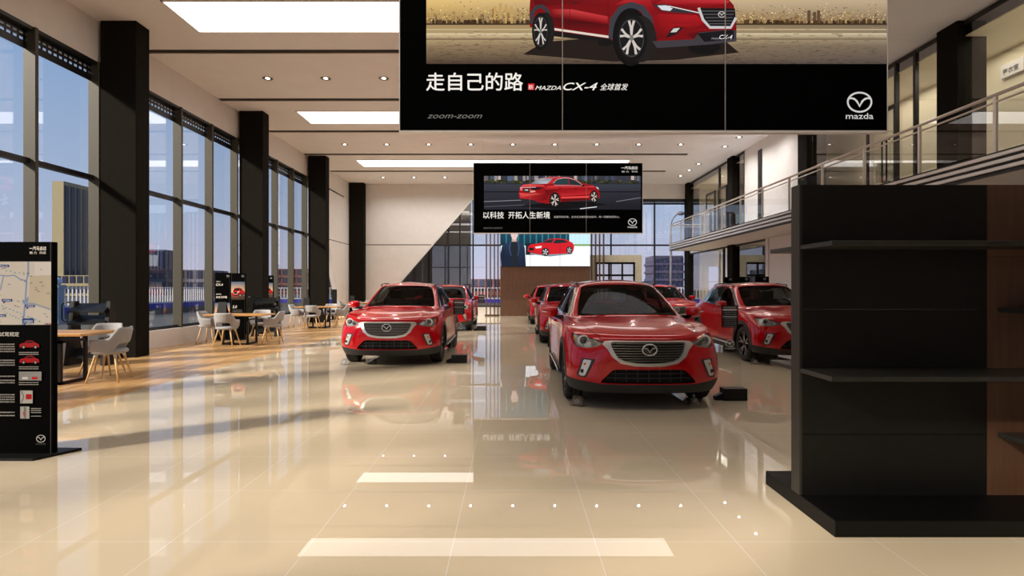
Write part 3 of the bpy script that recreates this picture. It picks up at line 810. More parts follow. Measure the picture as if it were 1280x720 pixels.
def window_bay(n, y0, y1, fins, side='left', trans=TRANS):
    g = MB(); g.box((XG-.006, y0, SILL), (XG+.006, y1, HEAD)); o = g.build('window_%d' % n, M['glass']); o['kind'] = 'structure'
    f = MB(); strip(f, y0, y1, 'y', XG+.03, XG+.038)
    f.box((XG-.03, y0, trans-.045), (XG+.10, y1, trans+.045)); f.box((XG-.05, y0, SILL), (XG+.10, y1, SILL+.07)); f.box((XG-.1, y0, HEAD-.06), (XG+.16, y1, HEAD))
    f.build('window_frame', M['frame'], o)
    for y in fins:
        m_ = MB(); m_.bev((XG-.02, y-.035, SILL), (XG+.20, y+.035, HEAD), .006, seg=1); m_.build('mullion', M['fin'], o)
SP = 1.45
window_bay(1, YF, 11.26, [11.29, 9.79, 8.34, 6.9, 4.5, 3.0, 1.5, 0.0])
window_bay(2, 11.26, 17.0, [12.62, 14.10, 15.55, 16.96])
window_bay(3, 17.0, 22.75, [18.40, 19.85, 21.3, 22.7])
window_bay(4, 22.75, 27.8, [24.2])
# back wall: white panel with slanting edge at the left, glazed at the right
b = MB()
b.prism([(-8.9,0),(-7.3,0),(-2.05,6.04),(-2.05,CEIL),(-8.9,CEIL)], 'y', YB-.02, YB+.2)
b.box((-2.05, YB-.02, 6.02), (XR, YB+.2, CEIL)); b.box((-7.3, YB+.0, 0), (XR, YB+.25, SILL)); 
struct('wall_back', b, M['wall'])
b = MB(); b.box((-8.3, YB-.026, TRANS), (-4.18, YB-.018, TRANS+.035)); struct('trim_9', b, M['slot'])
b = MB(); b.prism([(-7.3,.0),(-7.22,.0),(-1.98,6.02),(-2.06,6.02)], 'y', YB-.05, YB+.02); struct('trim_10', b, M['alu'])
g = MB(); g.box((-7.3, YB+.10, SILL), (XR, YB+.112, 6.02)); o = g.build('window_5', M['glass']); o['kind'] = 'structure'
f = MB()
f.box((-7.3, YB+.02, TRANS-.04), (XR, YB+.14, TRANS+.04)); f.box((-7.3, YB+.02, SILL), (XR, YB+.14, SILL+.07))
for k in range(int((XR+2.0)/.12)):
    x = -2.0+k*.12
    for z0, z1 in ((5.82,5.85),): f.box((x, YB+.03, z0), (x+.05, YB+.05, z1))
f.box((-2.05, YB+.03, 5.85), (XR, YB+.05, 6.02)); f.box((-2.05, YB+.03, 5.72), (XR, YB+.05, 5.82))
f.build('window_frame', M['frame'], o)
for x in (-6.2,-5.1,-4.2,-3.3,-2.7,-2.02,.62,2.88,5.14,7.4):
    top = 6.02 if x > -2.1 else max(.7, (x+7.3)*6.04/5.25-.05)
    m_ = MB(); m_.box((x-.035, YB+.03, SILL), (x+.035, YB+.15, top)); m_.build('mullion', M['frame'], o)
# unseen wall behind the eye: glazed left for sun, closed right to shade cars
b = MB(); b.box((-8.9, YF-.2, HEAD), (13.2, YF, CEIL)); b.box((-8.9, YF-.2, 0), (13.2, YF, .12)); b.box((-1.9, YF-.2, 0), (13.2, YF, CEIL)); struct('wall_front', b, M['wall'])
g = MB(); g.box((-8.9, YF-.1, .12), (-1.9, YF-.09, HEAD)); o = g.build('window_6', M['glass']); o['kind'] = 'structure'
f = MB(); f.box((-8.9, YF-.15, TRANS-.05), (-1.9, YF-.02, TRANS+.05)); f.build('window_frame', M['frame'], o)
for k in range(3):
    x = -7.2+k*2.4; m_ = MB(); m_.box((x-.06, YF-.2, .12), (x+.06, YF+.05, HEAD)); m_.build('mullion', M['fin'], o)
# ---------------------------------------------------------------- right side: gallery and glazed rooms
MZ0, MZ1, MX, MY = 3.16, 3.50, 7.5, 26.65
b = MB(); b.box((MX+.04, YF, MZ0+.01), (13.2, MY-.02, MZ1-.02)); b.box((XR, MY-.02, MZ0+.01), (13.2, YB, MZ1-.02)); struct('mezzanine_floor', b, M['wall'])
b = MB()
b.box((MX+.03, YF, MZ0), (MX+.05, MY, MZ1), M['frame']); b.box((MX+.03, MY-.02, MZ0), (XR, MY, MZ1), M['frame'])
for i in range(3):
    z = MZ0+.055+i*.105
    b.bev((MX-.02, YF, z), (MX+.03, MY+.02, z+.058), .006, M['alu'], 1); b.bev((MX-.02, MY, z), (XR, MY+.04, z+.052), .006, M['alu'], 1)
b.box((MX-.02, YF, MZ1-.02), (MX+.06, MY+.02, MZ1+.004), M['frame']); b.box((MX-.01, YF, MZ0-.004), (MX+.06, MY+.02, MZ0+.02), M['frame'])
struct('trim_11', b)
# right wall: white parts
b = MB()
b.box((XR, 17.5, MZ1), (XR+.15, 21.85, CEIL)); b.box((XR, YF, 0), (XR+.15, 19.75, MZ0))
b.box((XR, YF, MZ1), (XR+.15, 5.0, CEIL))
struct('wall_right', b, M['wall'])
b = MB()
b.box((12.9, YF, 0), (13.2, YB, MZ0)); b.box((XR+1.45, 4.0, MZ1), (XR+1.6, YB, CEIL-.3)); b.box((XR, YB-.05, 3.5), (13.2, YB+.2, CEIL))
# end wall of the lower room with an opening for its window
b.box((XR, YB-.05, 0), (10.15, YB+.2, MZ0)); b.box((10.75, YB-.05, 0), (13.2, YB+.2, MZ0)); b.box((10.15, YB-.05, 0), (10.75, YB+.2, .9)); b.box((10.15, YB-.05, 2.55), (10.75, YB+.2, MZ0))
struct('wall_rooms', b, M['cream'])
b = MB(); b.box((XR-.04, 19.75, 0), (XR+.2, 19.95, MZ0)); struct('trim_12', b, M['wall'])
b = MB(); b.box((XR+.16, 22.9, 0), (12.9, 23.0, MZ0)); struct('wall_partition', b, M['pillar'])
o = None
b = MB(); b.box((10.15, YB+.05, .9), (10.75, YB+.06, 2.55)); o = b.build('window_7', M['glass']); o['kind'] = 'structure'
b = MB(); 
for x in (10.15,10.71): b.box((x, YB-.0, .9), (x+.04, YB+.1, 2.55))
for z in (.9,1.7,2.51): b.box((10.15, YB, z), (10.75, YB+.1, z+.05))
b.build('window_frame', M['wall'], o)
b = MB(); b.box((XR+.05, 4.0, CEIL-.32), (XR+1.5, YB-.05, CEIL-.3)); struct('ceiling', b, M['cream'])
def glazing(n, y0, y1, z0, z1, posts, mat_='glass_r'):
    g = MB(); g.box((XR+.03, y0, z0), (XR+.04, y1, z1)); o = g.build('window_%d' % n, M[mat_]); o['kind'] = 'structure'
    f = MB(); f.box((XR, y0, z1-.07), (XR+.07, y1, z1)); f.box((XR, y0, z0), (XR+.07, y1, z0+.05)); f.build('window_frame', M['frame'], o)
    for y in posts: m_ = MB(); m_.box((XR-.01, y-.035, z0), (XR+.08, y+.035, z1)); m_.build('mullion', M['frame'], o)
glazing(8, 5.0, 16.98, MZ1, CEIL-.02, [5.0, 8.3, 12.62, 13.25])
glazing(9, 21.85, 22.74, MZ1, CEIL-.02, [21.87])
glazing(10, 23.3, YB-.1, MZ1, CEIL-.02, [24.55, 23.4])
glazing(11, 19.95, 22.74, 0, MZ0, [20.0])
glazing(12, 23.3, YB-.1, 0, MZ0, [24.05, 23.4])
b = MB(); b.box((XR-.03, 20.3, MZ1), (XR+.02, 20.6, 6.45)); struct('trim_13', b, M['frame'])
# gallery doors: black outline, pale leaf, long pull
for n, (y0, y1, mm) in enumerate(((25.0, 26.0, 'glass_r'), (23.65, 24.45, 'glass_r'), (13.25, 14.2, 'glass_r'))):
    g = MB(); g.box((XR-.035, y0, MZ1+.01), (XR-.025, y1, 5.68)); o = g.build('door_%d' % (n+1), M[mm]); o['kind'] = 'structure'
    f = MB(); f.box((XR-.05, y0-.07, MZ1), (XR-.0, y0, 5.75)); f.box((XR-.05, y1, MZ1), (XR-.0, y1+.07, 5.75)); f.box((XR-.05, y0, 5.66), (XR-.0, y1, 5.75)); f.box((XR-.05, y0, MZ1), (XR, y1, MZ1+.06)); f.build('door_frame', M['frame'], o)
    h = MB(); yy = y0+.12; h.tube([(XR-.05,yy,3.95),(XR-.13,yy,3.95),(XR-.13,yy,4.95),(XR-.05,yy,4.95)], .02, 8); h.tube([(XR-.05,yy+.16,3.95),(XR-.13,yy+.16,3.95),(XR-.13,yy+.16,4.95),(XR-.05,yy+.16,4.95)], .02, 8); h.box((XR-.14,yy,3.93),(XR-.11,yy+.16,3.97)); h.box((XR-.14,yy,4.93),(XR-.11,yy+.16,4.97)); h.build('door_handle', M['frame'], o)
# balcony railing
rail = empty('balcony_railing', (MX+.02, 0, MZ1), 0, 'long steel and glass railing along the gallery above the right side of the hall', 'railing')
RH = .90
b = MB(); b.tube([(0,YF+.3,RH),(0,MY-.15,RH),(.05,MY-.03,RH),(XR-MX-.1,MY-.03,RH)], .028, 10); b.build('handrail', M['steel'], rail)
b = MB(); b.tube([(0,YF+.3,RH-.11),(0,MY-.1,RH-.11),(XR-MX-.1,MY-.1,RH-.11)], .018, 8); b.build('lower_rail', M['steel'], rail)
ys = [MY-.12-1.62*i for i in range(17)]
for y in ys:
    b = MB(); b.bev((-.022,y-.03,.0),(.022,y+.03,RH-.02), .006, None, 1); b.build('post', M['steel'], rail)
for a, c in zip(ys, ys[1:]):
    b = MB(); b.box((-.005,c+.06,.05),(.005,a-.06,RH-.16)); g = b.build('glass_panel', M['acrylic'], rail)
    b = MB(); b.tube([(-.03,a-.06,.62),(.0,a-.20,.62)], .012, 6); b.tube([(-.03,c+.06,.62),(.0,c+.20,.62)], .012, 6); 
b = MB(); b.box((.1,MY-.105,.05),(XR-MX-.15,MY-.095,RH-.16)); b.build('glass_panel', M['acrylic'], rail)
# room sign above the gallery
sg = MB(); sg.bev((XR+1.38, 11.45, 5.86), (XR+1.44, 11.98, 6.14), .004, None, 1); so = sg.build('room_sign', M['wall'])
tag(so, 'small white room sign with black lettering on the wall behind the gallery glass', 'sign')
vs, fs, tw = text_polys('更衣室', .13, 0, .02)
m_ = MB(); m_.add([(XR+1.378, 11.93-x, 5.93+z) for x, z in vs], fs); m_.build('lettering', M['frame'], so, fix=False)
# ---------------------------------------------------------------- ceiling lights
def light_panel(yc, lab):
    o = empty('ceiling_light', (-.8, yc, CEIL), 0, lab, 'ceiling light', 'long ceiling light panels')
    b = MB(); b.box((-5.75,-.62,-.012),(5.75,.62,-.004)); b.build('diffuser', M['panel_light'], o)
    b = MB(); 
    for lo, hi in (((-5.78,-.65,-.02),(5.78,-.62,-.001)),((-5.78,.62,-.02),(5.78,.65,-.001)),((-5.78,-.65,-.02),(-5.75,.65,-.001)),((5.75,-.65,-.02),(5.78,.65,-.001))): b.box(lo, hi)
    b.build('frame', M['wall'], o)
light_panel(11.12, 'nearest of the long white ceiling light panels, cut off at the top left')
light_panel(17.66, 'long white ceiling light panel half hidden behind the big hanging banner')
light_panel(24.15, 'farthest long white ceiling light panel, above the second hanging banner')
light_panel(4.6, 'long white ceiling light panel overhead, seen only as a reflection on the floor')  # unseen panel, added in step with the others for its light
SPOT = bpy.data.lights.new('downlight', 'SPOT'); SPOT.energy = DOWN_W; SPOT.spot_size = math.radians(150); SPOT.spot_blend = 1; SPOT.shadow_soft_size = .03; SPOT.color = (1,.975,.95)
def downlight(x, y, lab, grp, z=CEIL):
    o = empty('downlight', (x, y, z), 0, lab, 'downlight', grp)
    b = MB(); b.lathe([(.055,-.001),(.075,-.003),(.12,-.012),(.13,-.008),(.13,-.001)], (0,0,0), 24); b.build('ring', M['ring'], o)
    b = MB(); b.lathe([(0,-.006),(.055,-.006)], (0,0,0), 20); b.build('bulb', M['bulb_on'], o, fix=False)
    lo_ = bpy.data.objects.new('lamp', SPOT); link(lo_, o); lo_.location = (0,0,-.02)
WORD = ['first','second','third','fourth','fifth','sixth','seventh','eighth','ninth']
for y, nm, n, sp_ in ((14.37,'front row of downlights before the second light panel',3,1.49),(20.98,'middle row of downlights',9,1.574),(27.25,'rear row of downlights by the end wall',9,1.5)):
    for i in range(n): downlight(-6.27+sp_*i, y, '%s round downlight from the left in the %s' % (WORD[i], nm.split(' before')[0].split(' by')[0]), nm)
for i, y in enumerate((18.6,19.97,21.3,24.3,25.6,26.9)):
    downlight(8.1, y, '%s round downlight, counted from the front, in the line above the gallery walkway' % WORD[i], 'downlights above the gallery')
for i, y in enumerate((8.5, 11.0, 14.2, 25.5)):  # area lights added to brighten the cream rooms, without fittings
    ld = bpy.data.lights.new('room_lamp', 'AREA'); ld.shape = 'RECTANGLE'; ld.size = .9; ld.size_y = 2.6; ld.energy = ROOM_W; ld.color = (1,.93,.80)
    lo_ = bpy.data.objects.new('room_lamp', ld); COL.objects.link(lo_); lo_.location = (XR+.75, y, CEIL-.36)
ld = bpy.data.lights.new('room_lamp', 'AREA'); ld.shape = 'RECTANGLE'; ld.size = 2; ld.size_y = 3; ld.energy = ROOM_W*1.6; ld.color = (1,.93,.80)  # same added fill for the lower room
lo_ = bpy.data.objects.new('room_lamp', ld); COL.objects.link(lo_); lo_.location = (11, 26.2, MZ0-.05)
# ---------------------------------------------------------------- hanging banners
M['ink'] = ink_mat('lit print', .74); M['ink_dim'] = ink_mat('print', 0.0); M['ink_screen'] = ink_mat('screen image', .85)
M['case'] = mat('banner case black', (3,3,3), .7, spec=.03); M['edge'] = mat('banner white edge', (244,240,236), .6)
M['seam'] = mat('banner seam', (176,168,160), .4, .3)
WHT = (246,240,232); RED = (178,22,32)

def banner(x0, x1, Y, z0, z1, art, label):
    w_, h = x1-x0, z1-z0
    o = empty('hanging_banner', (x0, Y, z0), 0, label, 'banner', 'lit banners hung from the ceiling')
    b = MB(); b.box((0,0,0),(w_,.08,h)); b.build('case', M['case'], o)
    b = MB(); b.box((-.012,-.004,-.028),(w_+.012,.085,.0)); b.box((w_,-.004,0),(w_+.012,.085,h)); b.box((-.012,-.004,h),(w_+.012,.085,h+.012)); b.box((-.012,-.004,0),(0,.085,h)); b.build('edge_trim', M['edge'], o)
    a = Art(); art(a, w_, h); p = a.build('printed_face', M['ink'], o); p.location = (0,-.004,0)
    for k in (1, 2):
        b = MB(); b.box((w_*k/3-.006,-.024,0),(w_*k/3+.006,-.018,h)); b.build('seam', M['seam'], o)
    for x in (.35, w_-.35, w_*.5):
        b = MB(); b.tube([(x,.04,h),(x,.04,CEIL-z0)], .004, 6); b.build('hanging_wire', M['steel'], o)
    return o

def wheel_art(a, cx, cz, rx, rz, spokes=5, turn=8, col=(196,192,188)):
    a.ell(cx, cz, rx, rz, (16,15,16)); a.ell(cx, cz, rx*.80, rz*.80, (60,58,58)); a.ell(cx, cz, rx*.74, rz*.74, (22,21,22))
    for i in range(spokes):
        for d in (-.22,.22):
            t = math.radians(turn)+2*math.pi*i/spokes
            a.line([(cx,cz),(cx+rx*.45*math.cos(t+d*.5),cz+rz*.45*math.sin(t+d*.5)),(cx+rx*.74*math.cos(t+d),cz+rz*.74*math.sin(t+d))], rx*.10, col, rx*.16)
    a.ell(cx, cz, rx*.13, rz*.13, (120,116,112))

def art_one(a, w_, h):
    S = 98.45
    def P(u, v): return ((u-500)/S, (163-v)/S)
    def Z(x, y): return P(640+x/4.41, y/4.41)             # coordinates read off an enlarged crop
    x0, zb = P(533, 80); zt = 2.085
    hz = P(0, 30)[1]
    # sky, far city, water line, wet road
    n = 8; cl = [(226,190,120),(206,176,136),(196,172,138),(188,166,136)]
    for k in range(3):
        xa = x0+(w_-x0)*k/3; xb = x0+(w_-x0)*(k+1)/3
        a.poly([(xa,hz),(xb,hz),(xb,hz+.28),(xa,hz+.28)], [(150,116,70),(126,104,74),cl[k+1],cl[k]]); a.k -= 1
    a.k += 1; a.poly([(x0,hz+.28),(w_,hz+.28),(w_,zt),(x0,zt)], [cl[0],cl[3],(214,196,164),(240,214,160)])
    random.seed(7); a.k += 1; a.hold = True
    def mix3(c, t): return tuple(int(v*t) for v in c)
    for i in range(90):
        x = x0+(w_-x0)*random.random(); hh = abs(random.gauss(0,.09))+.02; ww = random.uniform(.02,.07)
        a.rect(x, hz, min(x+ww, w_), hz+hh, random.choice([(140,112,74),(156,128,88),(124,100,70),(168,140,100)]))
    a.k += 1
    for i in range(1500):
        x = x0+(w_-x0-.02)*random.random(); z = hz+.015+abs(random.gauss(0,.10)); q = random.uniform(.004,.012)
        if z < hz+.30: a.rect(x, z, x+q*1.4, z+q, random.choice([(250,220,150),(226,192,128),(200,168,118),(92,68,42),(76,56,36),(110,84,54),(170,140,96)]))
    a.k += 1
    for i in range(260):
        x = x0+(w_-x0-.05)*random.random(); a.rect(x, hz, x+random.uniform(.01,.05), hz+random.uniform(.02,.06), random.choice([(74,54,34),(92,68,42),(58,42,28)]))
    for x in (617,624,631,638): a.rect(*P(x,30), *P(x+3,4+(x % 3)*2), (196,156,92))
    for x in (1009,1016,1021): a.rect(*P(x,30), *P(x+4,15-(x % 2)*2), (96,74,56))
    a.hold = False
    hr = hz-.01
    a.poly([(x0,hr-.12),(w_,hr-.12),(w_,hr),(x0,hr)], [(176,154,112),(146,130,106),(120,104,84),(168,140,94)])
    a.poly([(x0,hr-.26),(w_,hr-.26),(w_,hr-.12),(x0,hr-.12)], [(150,128,94),(128,112,92),(170,154,128),(196,172,128)])
    a.poly([(x0,zb),(w_,zb),(w_,hr-.26),(x0,hr-.26)], [(74,58,46),(84,74,70),(124,108,90),(146,122,90)])
    for v, c, wd in ((37,(212,190,146),.010),(42.5,(226,208,172),.014),(45,(206,188,152),.008),(49,(128,108,82),.02)):
        a.line([P(533,v),P(1108,v)], wd, c)
    a.rect(x0, hz-.012, w_, hz+.006, (60,44,30))
    a.k += 1; a.hold = True
    for i in range(1100):
        v = 34+46*random.random()**.6; u = random.uniform(534,1100); t = random.uniform(.72,1.22); k = (v-34)/46
        base = (158-80*k, 136-72*k, 104-48*k)
        a.rect(*P(u,v), *P(min(u+random.uniform(2,9),1107.5),v-.5), tuple(int(min(255,c*t)) for c in base))
    a.hold = False
    # shadow under the car
    a.poly([Z(60,300),Z(560,340),Z(900,330),Z(1250,290),Z(1180,230),Z(600,200),Z(180,230)], (34,25,22))
    # body
    body = [(98,150),(96,60),(104,-60),(130,-170),(200,-240),(420,-330),(700,-345),(860,-250),(960,-130),(1060,-90),(1160,-40),(1222,30),(1237,120),(1232,190),(1100,235),(800,262),(772,228),(560,228),(540,215),(210,170)]
    a.poly([Z(*p) for p in body], (122,8,16))
    a.poly([Z(*p) for p in [(180,-150),(240,-220),(430,-300),(690,-315),(820,-230),(880,-140),(520,-130),(200,-120)]], (26,24,28))
    def sh(pts, cols): a.poly([Z(*p) for p in pts], cols)
    sh([(112,-20),(300,-60),(700,-60),(900,-30),(760,20),(560,40),(330,20),(130,40)], [(96,6,14),(150,20,30),(168,28,36),(150,20,28),(140,14,22),(120,8,16),(110,6,14),(90,5,12)])
    sh([(215,50),(330,52),(530,92),(532,128),(420,112),(216,84)], [(150,20,26),(206,62,64),(196,50,54),(140,14,22),(126,10,18),(110,8,14)])
    sh([(216,92),(420,120),(532,136),(535,190),(380,176),(214,142)], [(84,4,10),(70,4,9),(84,4,10),(120,10,18),(104,8,14),(96,6,12)])
    sh([(560,30),(640,-10),(760,0),(790,60),(820,120),(840,200),(790,226),(772,200),(750,90),(700,30),(640,14)], [(150,18,26),(186,40,46),(170,28,36),(130,10,18),(140,12,20),(110,8,14),(90,5,11),(110,8,14),(130,10,18),(150,18,26),(170,30,38)])
    sh([(790,20),(900,-40),(1060,-60),(1200,10),(1180,24),(1040,38),(900,28)], [(150,16,24),(196,50,56),(232,110,112),(190,44,50),(150,16,24),(130,10,18),(140,12,20)])
    sh([(800,75),(1020,85),(1060,130),(1000,160),(900,140),(830,200),(810,130)], [(150,14,22),(176,24,32),(150,14,22),(120,8,16),(160,18,26),(110,8,14),(140,12,20)])
    sh([(960,190),(1030,160),(1180,158),(1236,140),(1236,168),(1040,178),(1000,215)], [(104,8,14),(150,16,24),(160,20,28),(130,10,18),(96,6,12),(90,5,12),(84,5,10)])
    a.line([Z(320,-130),Z(318,170)], .006, (70,6,12)); a.line([Z(530,-130),Z(528,190)], .006, (70,6,12))
    a.poly([Z(*p) for p in [(325,12),(350,4),(370,14),(352,26),(330,26)]], (90,10,16))
    # sill and arches
    a.poly([Z(*p) for p in [(208,168),(545,215),(548,236),(205,198)]], (22,18,18)); a.line([Z(210,158),Z(545,206)], .028, (228,214,200))
    a.line([Z(108,130),Z(112,70),Z(135,40),Z(165,35),(Z(195,60)),Z(210,120),Z(212,160)], .05, (54,54,60))
    a.line([Z(548,215),Z(556,110),Z(600,50),Z(655,28),Z(715,45),Z(755,100),Z(775,215)], .08, (58,58,65))
    a.ell(*Z(160,170), 48/4.41/S, 100/4.41/S, (10,9,10)); a.ell(*Z(655,205), 100/4.41/S, 160/4.41/S, (10,9,10))
    a.ell(*Z(186,172), 48/4.41/S, 104/4.41/S, (28,25,24)); a.ell(*Z(710,216), 86/4.41/S, 128/4.41/S, (30,27,26))
    wheel_art(a, *Z(158,174), 48/4.41/S, 104/4.41/S, 5, 90, (206,196,188)); wheel_art(a, *Z(658,210), 86/4.41/S, 132/4.41/S, 5, 90, (206,196,188))
    a.ell(*Z(1058,262), 88/4.41/S, 40/4.41/S, (16,15,15)); a.ell(*Z(515,238), 45/4.41/S, 16/4.41/S, (16,15,15))
    # nose
    a.poly([Z(*p) for p in [(772,228),(1000,218),(1030,180),(1180,165),(1236,170),(1236,228),(1100,245),(800,266)]], (62,58,64))
    a.poly([Z(*p) for p in [(1020,185),(1215,165),(1225,210),(1060,232)]], (18,17,20))
    a.poly([Z(*p) for p in [(1030,45),(1228,48),(1232,100),(1200,150),(1090,150),(1050,110)]], (20,19,21))
    for y in (62,80,98,116,132): a.line([Z(1042+(y-60)*.6,y),Z(1226-(y-60)*.3,y)], .010, (92,90,94))
    a.line([Z(1028,44),Z(1052,110),Z(1090,152),Z(1205,152),Z(1234,98)], .035, (200,196,196))
    a.emblem(*Z(1155,80), .085, (222,218,214), False)
    a.poly([Z(*p) for p in [(775,28),(850,24),(900,40),(1035,75),(900,70),(830,62)]], (48,48,54)); a.poly([Z(*p) for p in [(800,32),(850,30),(885,48),(870,62),(825,56)]], (214,218,222))
    a.line([Z(860,34),Z(1030,72)], .012, (228,226,224))
    a.poly([Z(*p) for p in [(845,212),(880,158),(945,150),(905,190)]], (30,22,24)); a.poly([Z(*p) for p in [(872,180),(890,158),(925,155),(905,178)]], (206,204,200))
    a.poly([Z(*p) for p in [(1088,180),(1222,172),(1222,214),(1088,230)]], (22,22,26)); a.text('CX-4', *Z(1142,216), .075, (232,230,228), .3, .02); a.text('MAZDA', *Z(1098,218), .03, (170,168,168), .3)
    # lettering
    a.text('走自己的路', *P(533,111.5), .245, WHT, bold=.022, width=1.225)
    a.rect(*P(660,112.5), *P(668,104.5), (206,20,30)); a.text('新', *P(660.6,111.6), .068, WHT)
    a.text('MAZDA', *P(669,112.5), .074, WHT, .35, .012, width=.325)
    a.text('CX-4', *P(704,112.8), .135, WHT, .35, .02, width=.435)
    a.text('全球首发', *P(750,112.3), .092, WHT, .3, .01, width=.355)
    a.text('zoom-zoom', *P(534,148), .10, (120,116,110), .4, width=.70)
    a.emblem(*P(1074,127.5), .30, (206,203,198)); a.text('一汽马自达', w_-.28, 2.24, .13, WHT, .1, .02, align='r')

def sedan(a, Z, S):
    """red saloon seen from behind at the left"""
    body = [(95,395),(90,330),(108,250),(150,222),(240,212),(330,162),(430,130),(560,117),(740,119),(830,140),(930,198),(990,212),(1080,232),(1140,262),(1165,320),(1172,392),(1150,412),(1120,420),(1020,428),(660,452),(480,478),(340,455),(250,432),(100,412)]
    def sh(pts, cols): a.poly([Z(*p) for p in pts], cols)
    a.poly([Z(*p) for p in body], (150,14,24))
    sh([(250,210),(330,164),(430,132),(560,119),(740,121),(830,142),(900,180),(740,138),(600,140),(545,200),(470,215)], [(190,40,46),(206,60,64),(222,90,90),(226,96,96),(206,60,62),(170,24,32),(150,14,22),(176,30,38),(170,24,32),(200,50,54),(190,40,46)])
    sh([(480,236),(620,236),(930,246),(1080,240),(1130,262),(1000,268),(760,268),(560,276),(460,300),(430,270)], [(200,44,50),(216,64,66),(196,40,46),(226,90,90),(170,24,32),(160,18,26),(190,34,40),(186,34,40),(150,14,22),(180,30,38)])
    sh([(640,290),(1020,284),(1060,300),(1030,350),(660,372),(610,330)], [(150,14,22),(140,10,20),(170,24,30),(190,36,42),(200,44,50),(160,18,26)])
    sh([(108,252),(150,224),(240,214),(420,228),(450,256),(330,254),(130,262)], [(206,50,54),(230,96,94),(206,60,62),(216,66,66),(190,34,40),(170,24,30),(190,36,42)])
    sh([(98,330),(240,345),(330,330),(440,350),(470,420),(340,440),(110,402)], [(226,80,76),(232,84,80),(190,34,40),(130,10,18),(104,6,14),(150,14,22),(190,36,42)])
    a.poly([Z(*p) for p in [(240,212),(330,165),(430,138),(548,138),(470,208),(380,214)]], [(90,96,110),(150,160,176),(170,180,190),(120,128,140),(190,196,200),(150,150,160)])
    a.poly([Z(*p) for p in [(556,200),(610,155),(690,138),(742,142),(765,218),(580,224)]], (40,62,66)); a.poly([Z(*p) for p in [(752,142),(820,158),(915,208),(925,232),(778,220)]], (34,48,52))
    a.line([Z(548,205),Z(600,152),Z(690,132),Z(760,135),Z(850,162),Z(940,225)], .012, (212,220,222)); a.line([Z(560,228),Z(930,238)], .010, (196,200,202))
    a.poly([Z(*p) for p in [(430,292),(560,284),(640,300),(560,316),(500,350),(470,400),(440,330)]], (112,8,16))
    a.poly([Z(*p) for p in [(650,385),(1030,372),(1030,395),(660,408)]], (232,70,70)); a.poly([Z(*p) for p in [(650,412),(1030,400),(1020,428),(660,450)]], (96,8,14))
    a.poly([Z(*p) for p in [(96,402),(300,428),(345,455),(330,468),(120,430)]], (44,40,46))
    a.line([Z(105,262),Z(320,256)], .016, (222,216,214)); a.rect(*Z(158,318), *Z(232,272), (16,34,34)); a.rect(*Z(170,302), *Z(216,286), (206,210,208))
    a.poly([Z(*p) for p in [(255,268),(330,256),(430,262),(340,292),(270,296)]], (36,18,20)); a.poly([Z(*p) for p in [(108,268),(135,262),(140,300),(110,300)]], (236,120,110)); a.poly([Z(*p) for p in [(240,300),(300,300),(320,318),(250,330)]], (240,150,130))
    a.line([Z(320,150),Z(430,140)], .012, (236,224,220)); a.poly([Z(*p) for p in [(930,225),(965,222),(960,248),(935,250)]], (40,20,24)); a.poly([Z(*p) for p in [(1120,248),(1150,262),(1160,290),(1130,270)]], (206,216,220))
    for c in ((640,268),(848,276)): a.ell(*Z(*c), .04, .02, (90,8,14))
    wheel_art(a, *Z(570,428), 72/10.67/S, 104/10.67/S, col=(222,206,192)); wheel_art(a, *Z(1092,386), 54/10.67/S, 86/10.67/S, col=(222,206,192))

def art_two(a, w_, h):
    S = 211/6.18
    def P(u, v): return ((u-592)/S, (291-v)/S)
    def Z(x, y): return P(640+x/10.67, 210+y/10.67)
    x0, zb = P(605, 262); x1, zt = P(801, 220)
    a.poly([(x0,zb),(x1,zb),(x1,zt),(x0,zt)], [(34,34,44),(26,26,34),(58,58,70),(54,56,66)])
    random.seed(11)
    a.k += 1; a.hold = True
    for i in range(50):
        x = x0+(x1-x0-.15)*random.random(); a.rect(x, zt-.13-random.random()*.06, x+random.uniform(.05,.15), zt, random.choice([(150,140,140),(86,96,120),(196,180,170),(60,64,80),(110,104,96),(70,74,90)]))
    a.k += 2
    for i in range(90):
        x = x0+.06+(x1-x0-.2)*random.random(); a.ell(x, zt-.17-random.random()*.09, random.uniform(.03,.09), random.uniform(.03,.06), random.choice([(40,50,30),(64,66,34),(88,78,38),(30,38,26),(50,44,26)]), 9)
    a.hold = False
    a.rect(x0, zt-.56, x1, zt-.28, (46,48,58), (58,60,72)); a.rect(x0, zt-.30, x1, zt-.28, (24,24,30)); a.rect(x0, zt-.60, x1, zt-.56, (20,20,26))
    for k in range(12): a.line([(x0+.3+k*.48, zt),(x0+.3+k*.48, zt-.38)], .03, (40,62,54))
    for v0, v1, c in ((252,250,(150,150,156)),(258.5,256,(96,96,104))): a.line([P(605,v0),P(655,v1)], .02, c)
    a.line([P(725,261),P(746,258.5)], .03, (222,222,226)); a.line([P(770,252),P(801,247)], .02, (130,132,140)); a.poly([P(650,258),P(700,262),P(760,256),P(735,252),P(690,252)], (12,12,16))
    sedan(a, Z, S)
    a.text('以科技', *P(604,272.4), .27, WHT, bold=.02, width=.76); a.text('开拓人生新境', *P(635.5,272.4), .27, WHT, bold=.02, width=1.52)
    a.text('全面科技升级，全方位主被动安全技术，每一刻都倍感安心。', *P(692,272.2), .085, (196,188,180), width=2.42)
    a.text('zoom-zoom', *P(604,286), .12, (104,100,96), .4, width=.70)
    a.emblem(*P(790.5,277.5), .30, (206,203,198)); a.text('一汽马自达', *P(797,211.5), .125, WHT, .1, .025, width=.60, align='r')
    a.text('魅·力', *P(777,215.5), .075, (206,200,192), width=.26); a.text('科技', *P(797,215.5), .075, (206,200,192), width=.22, align='r')

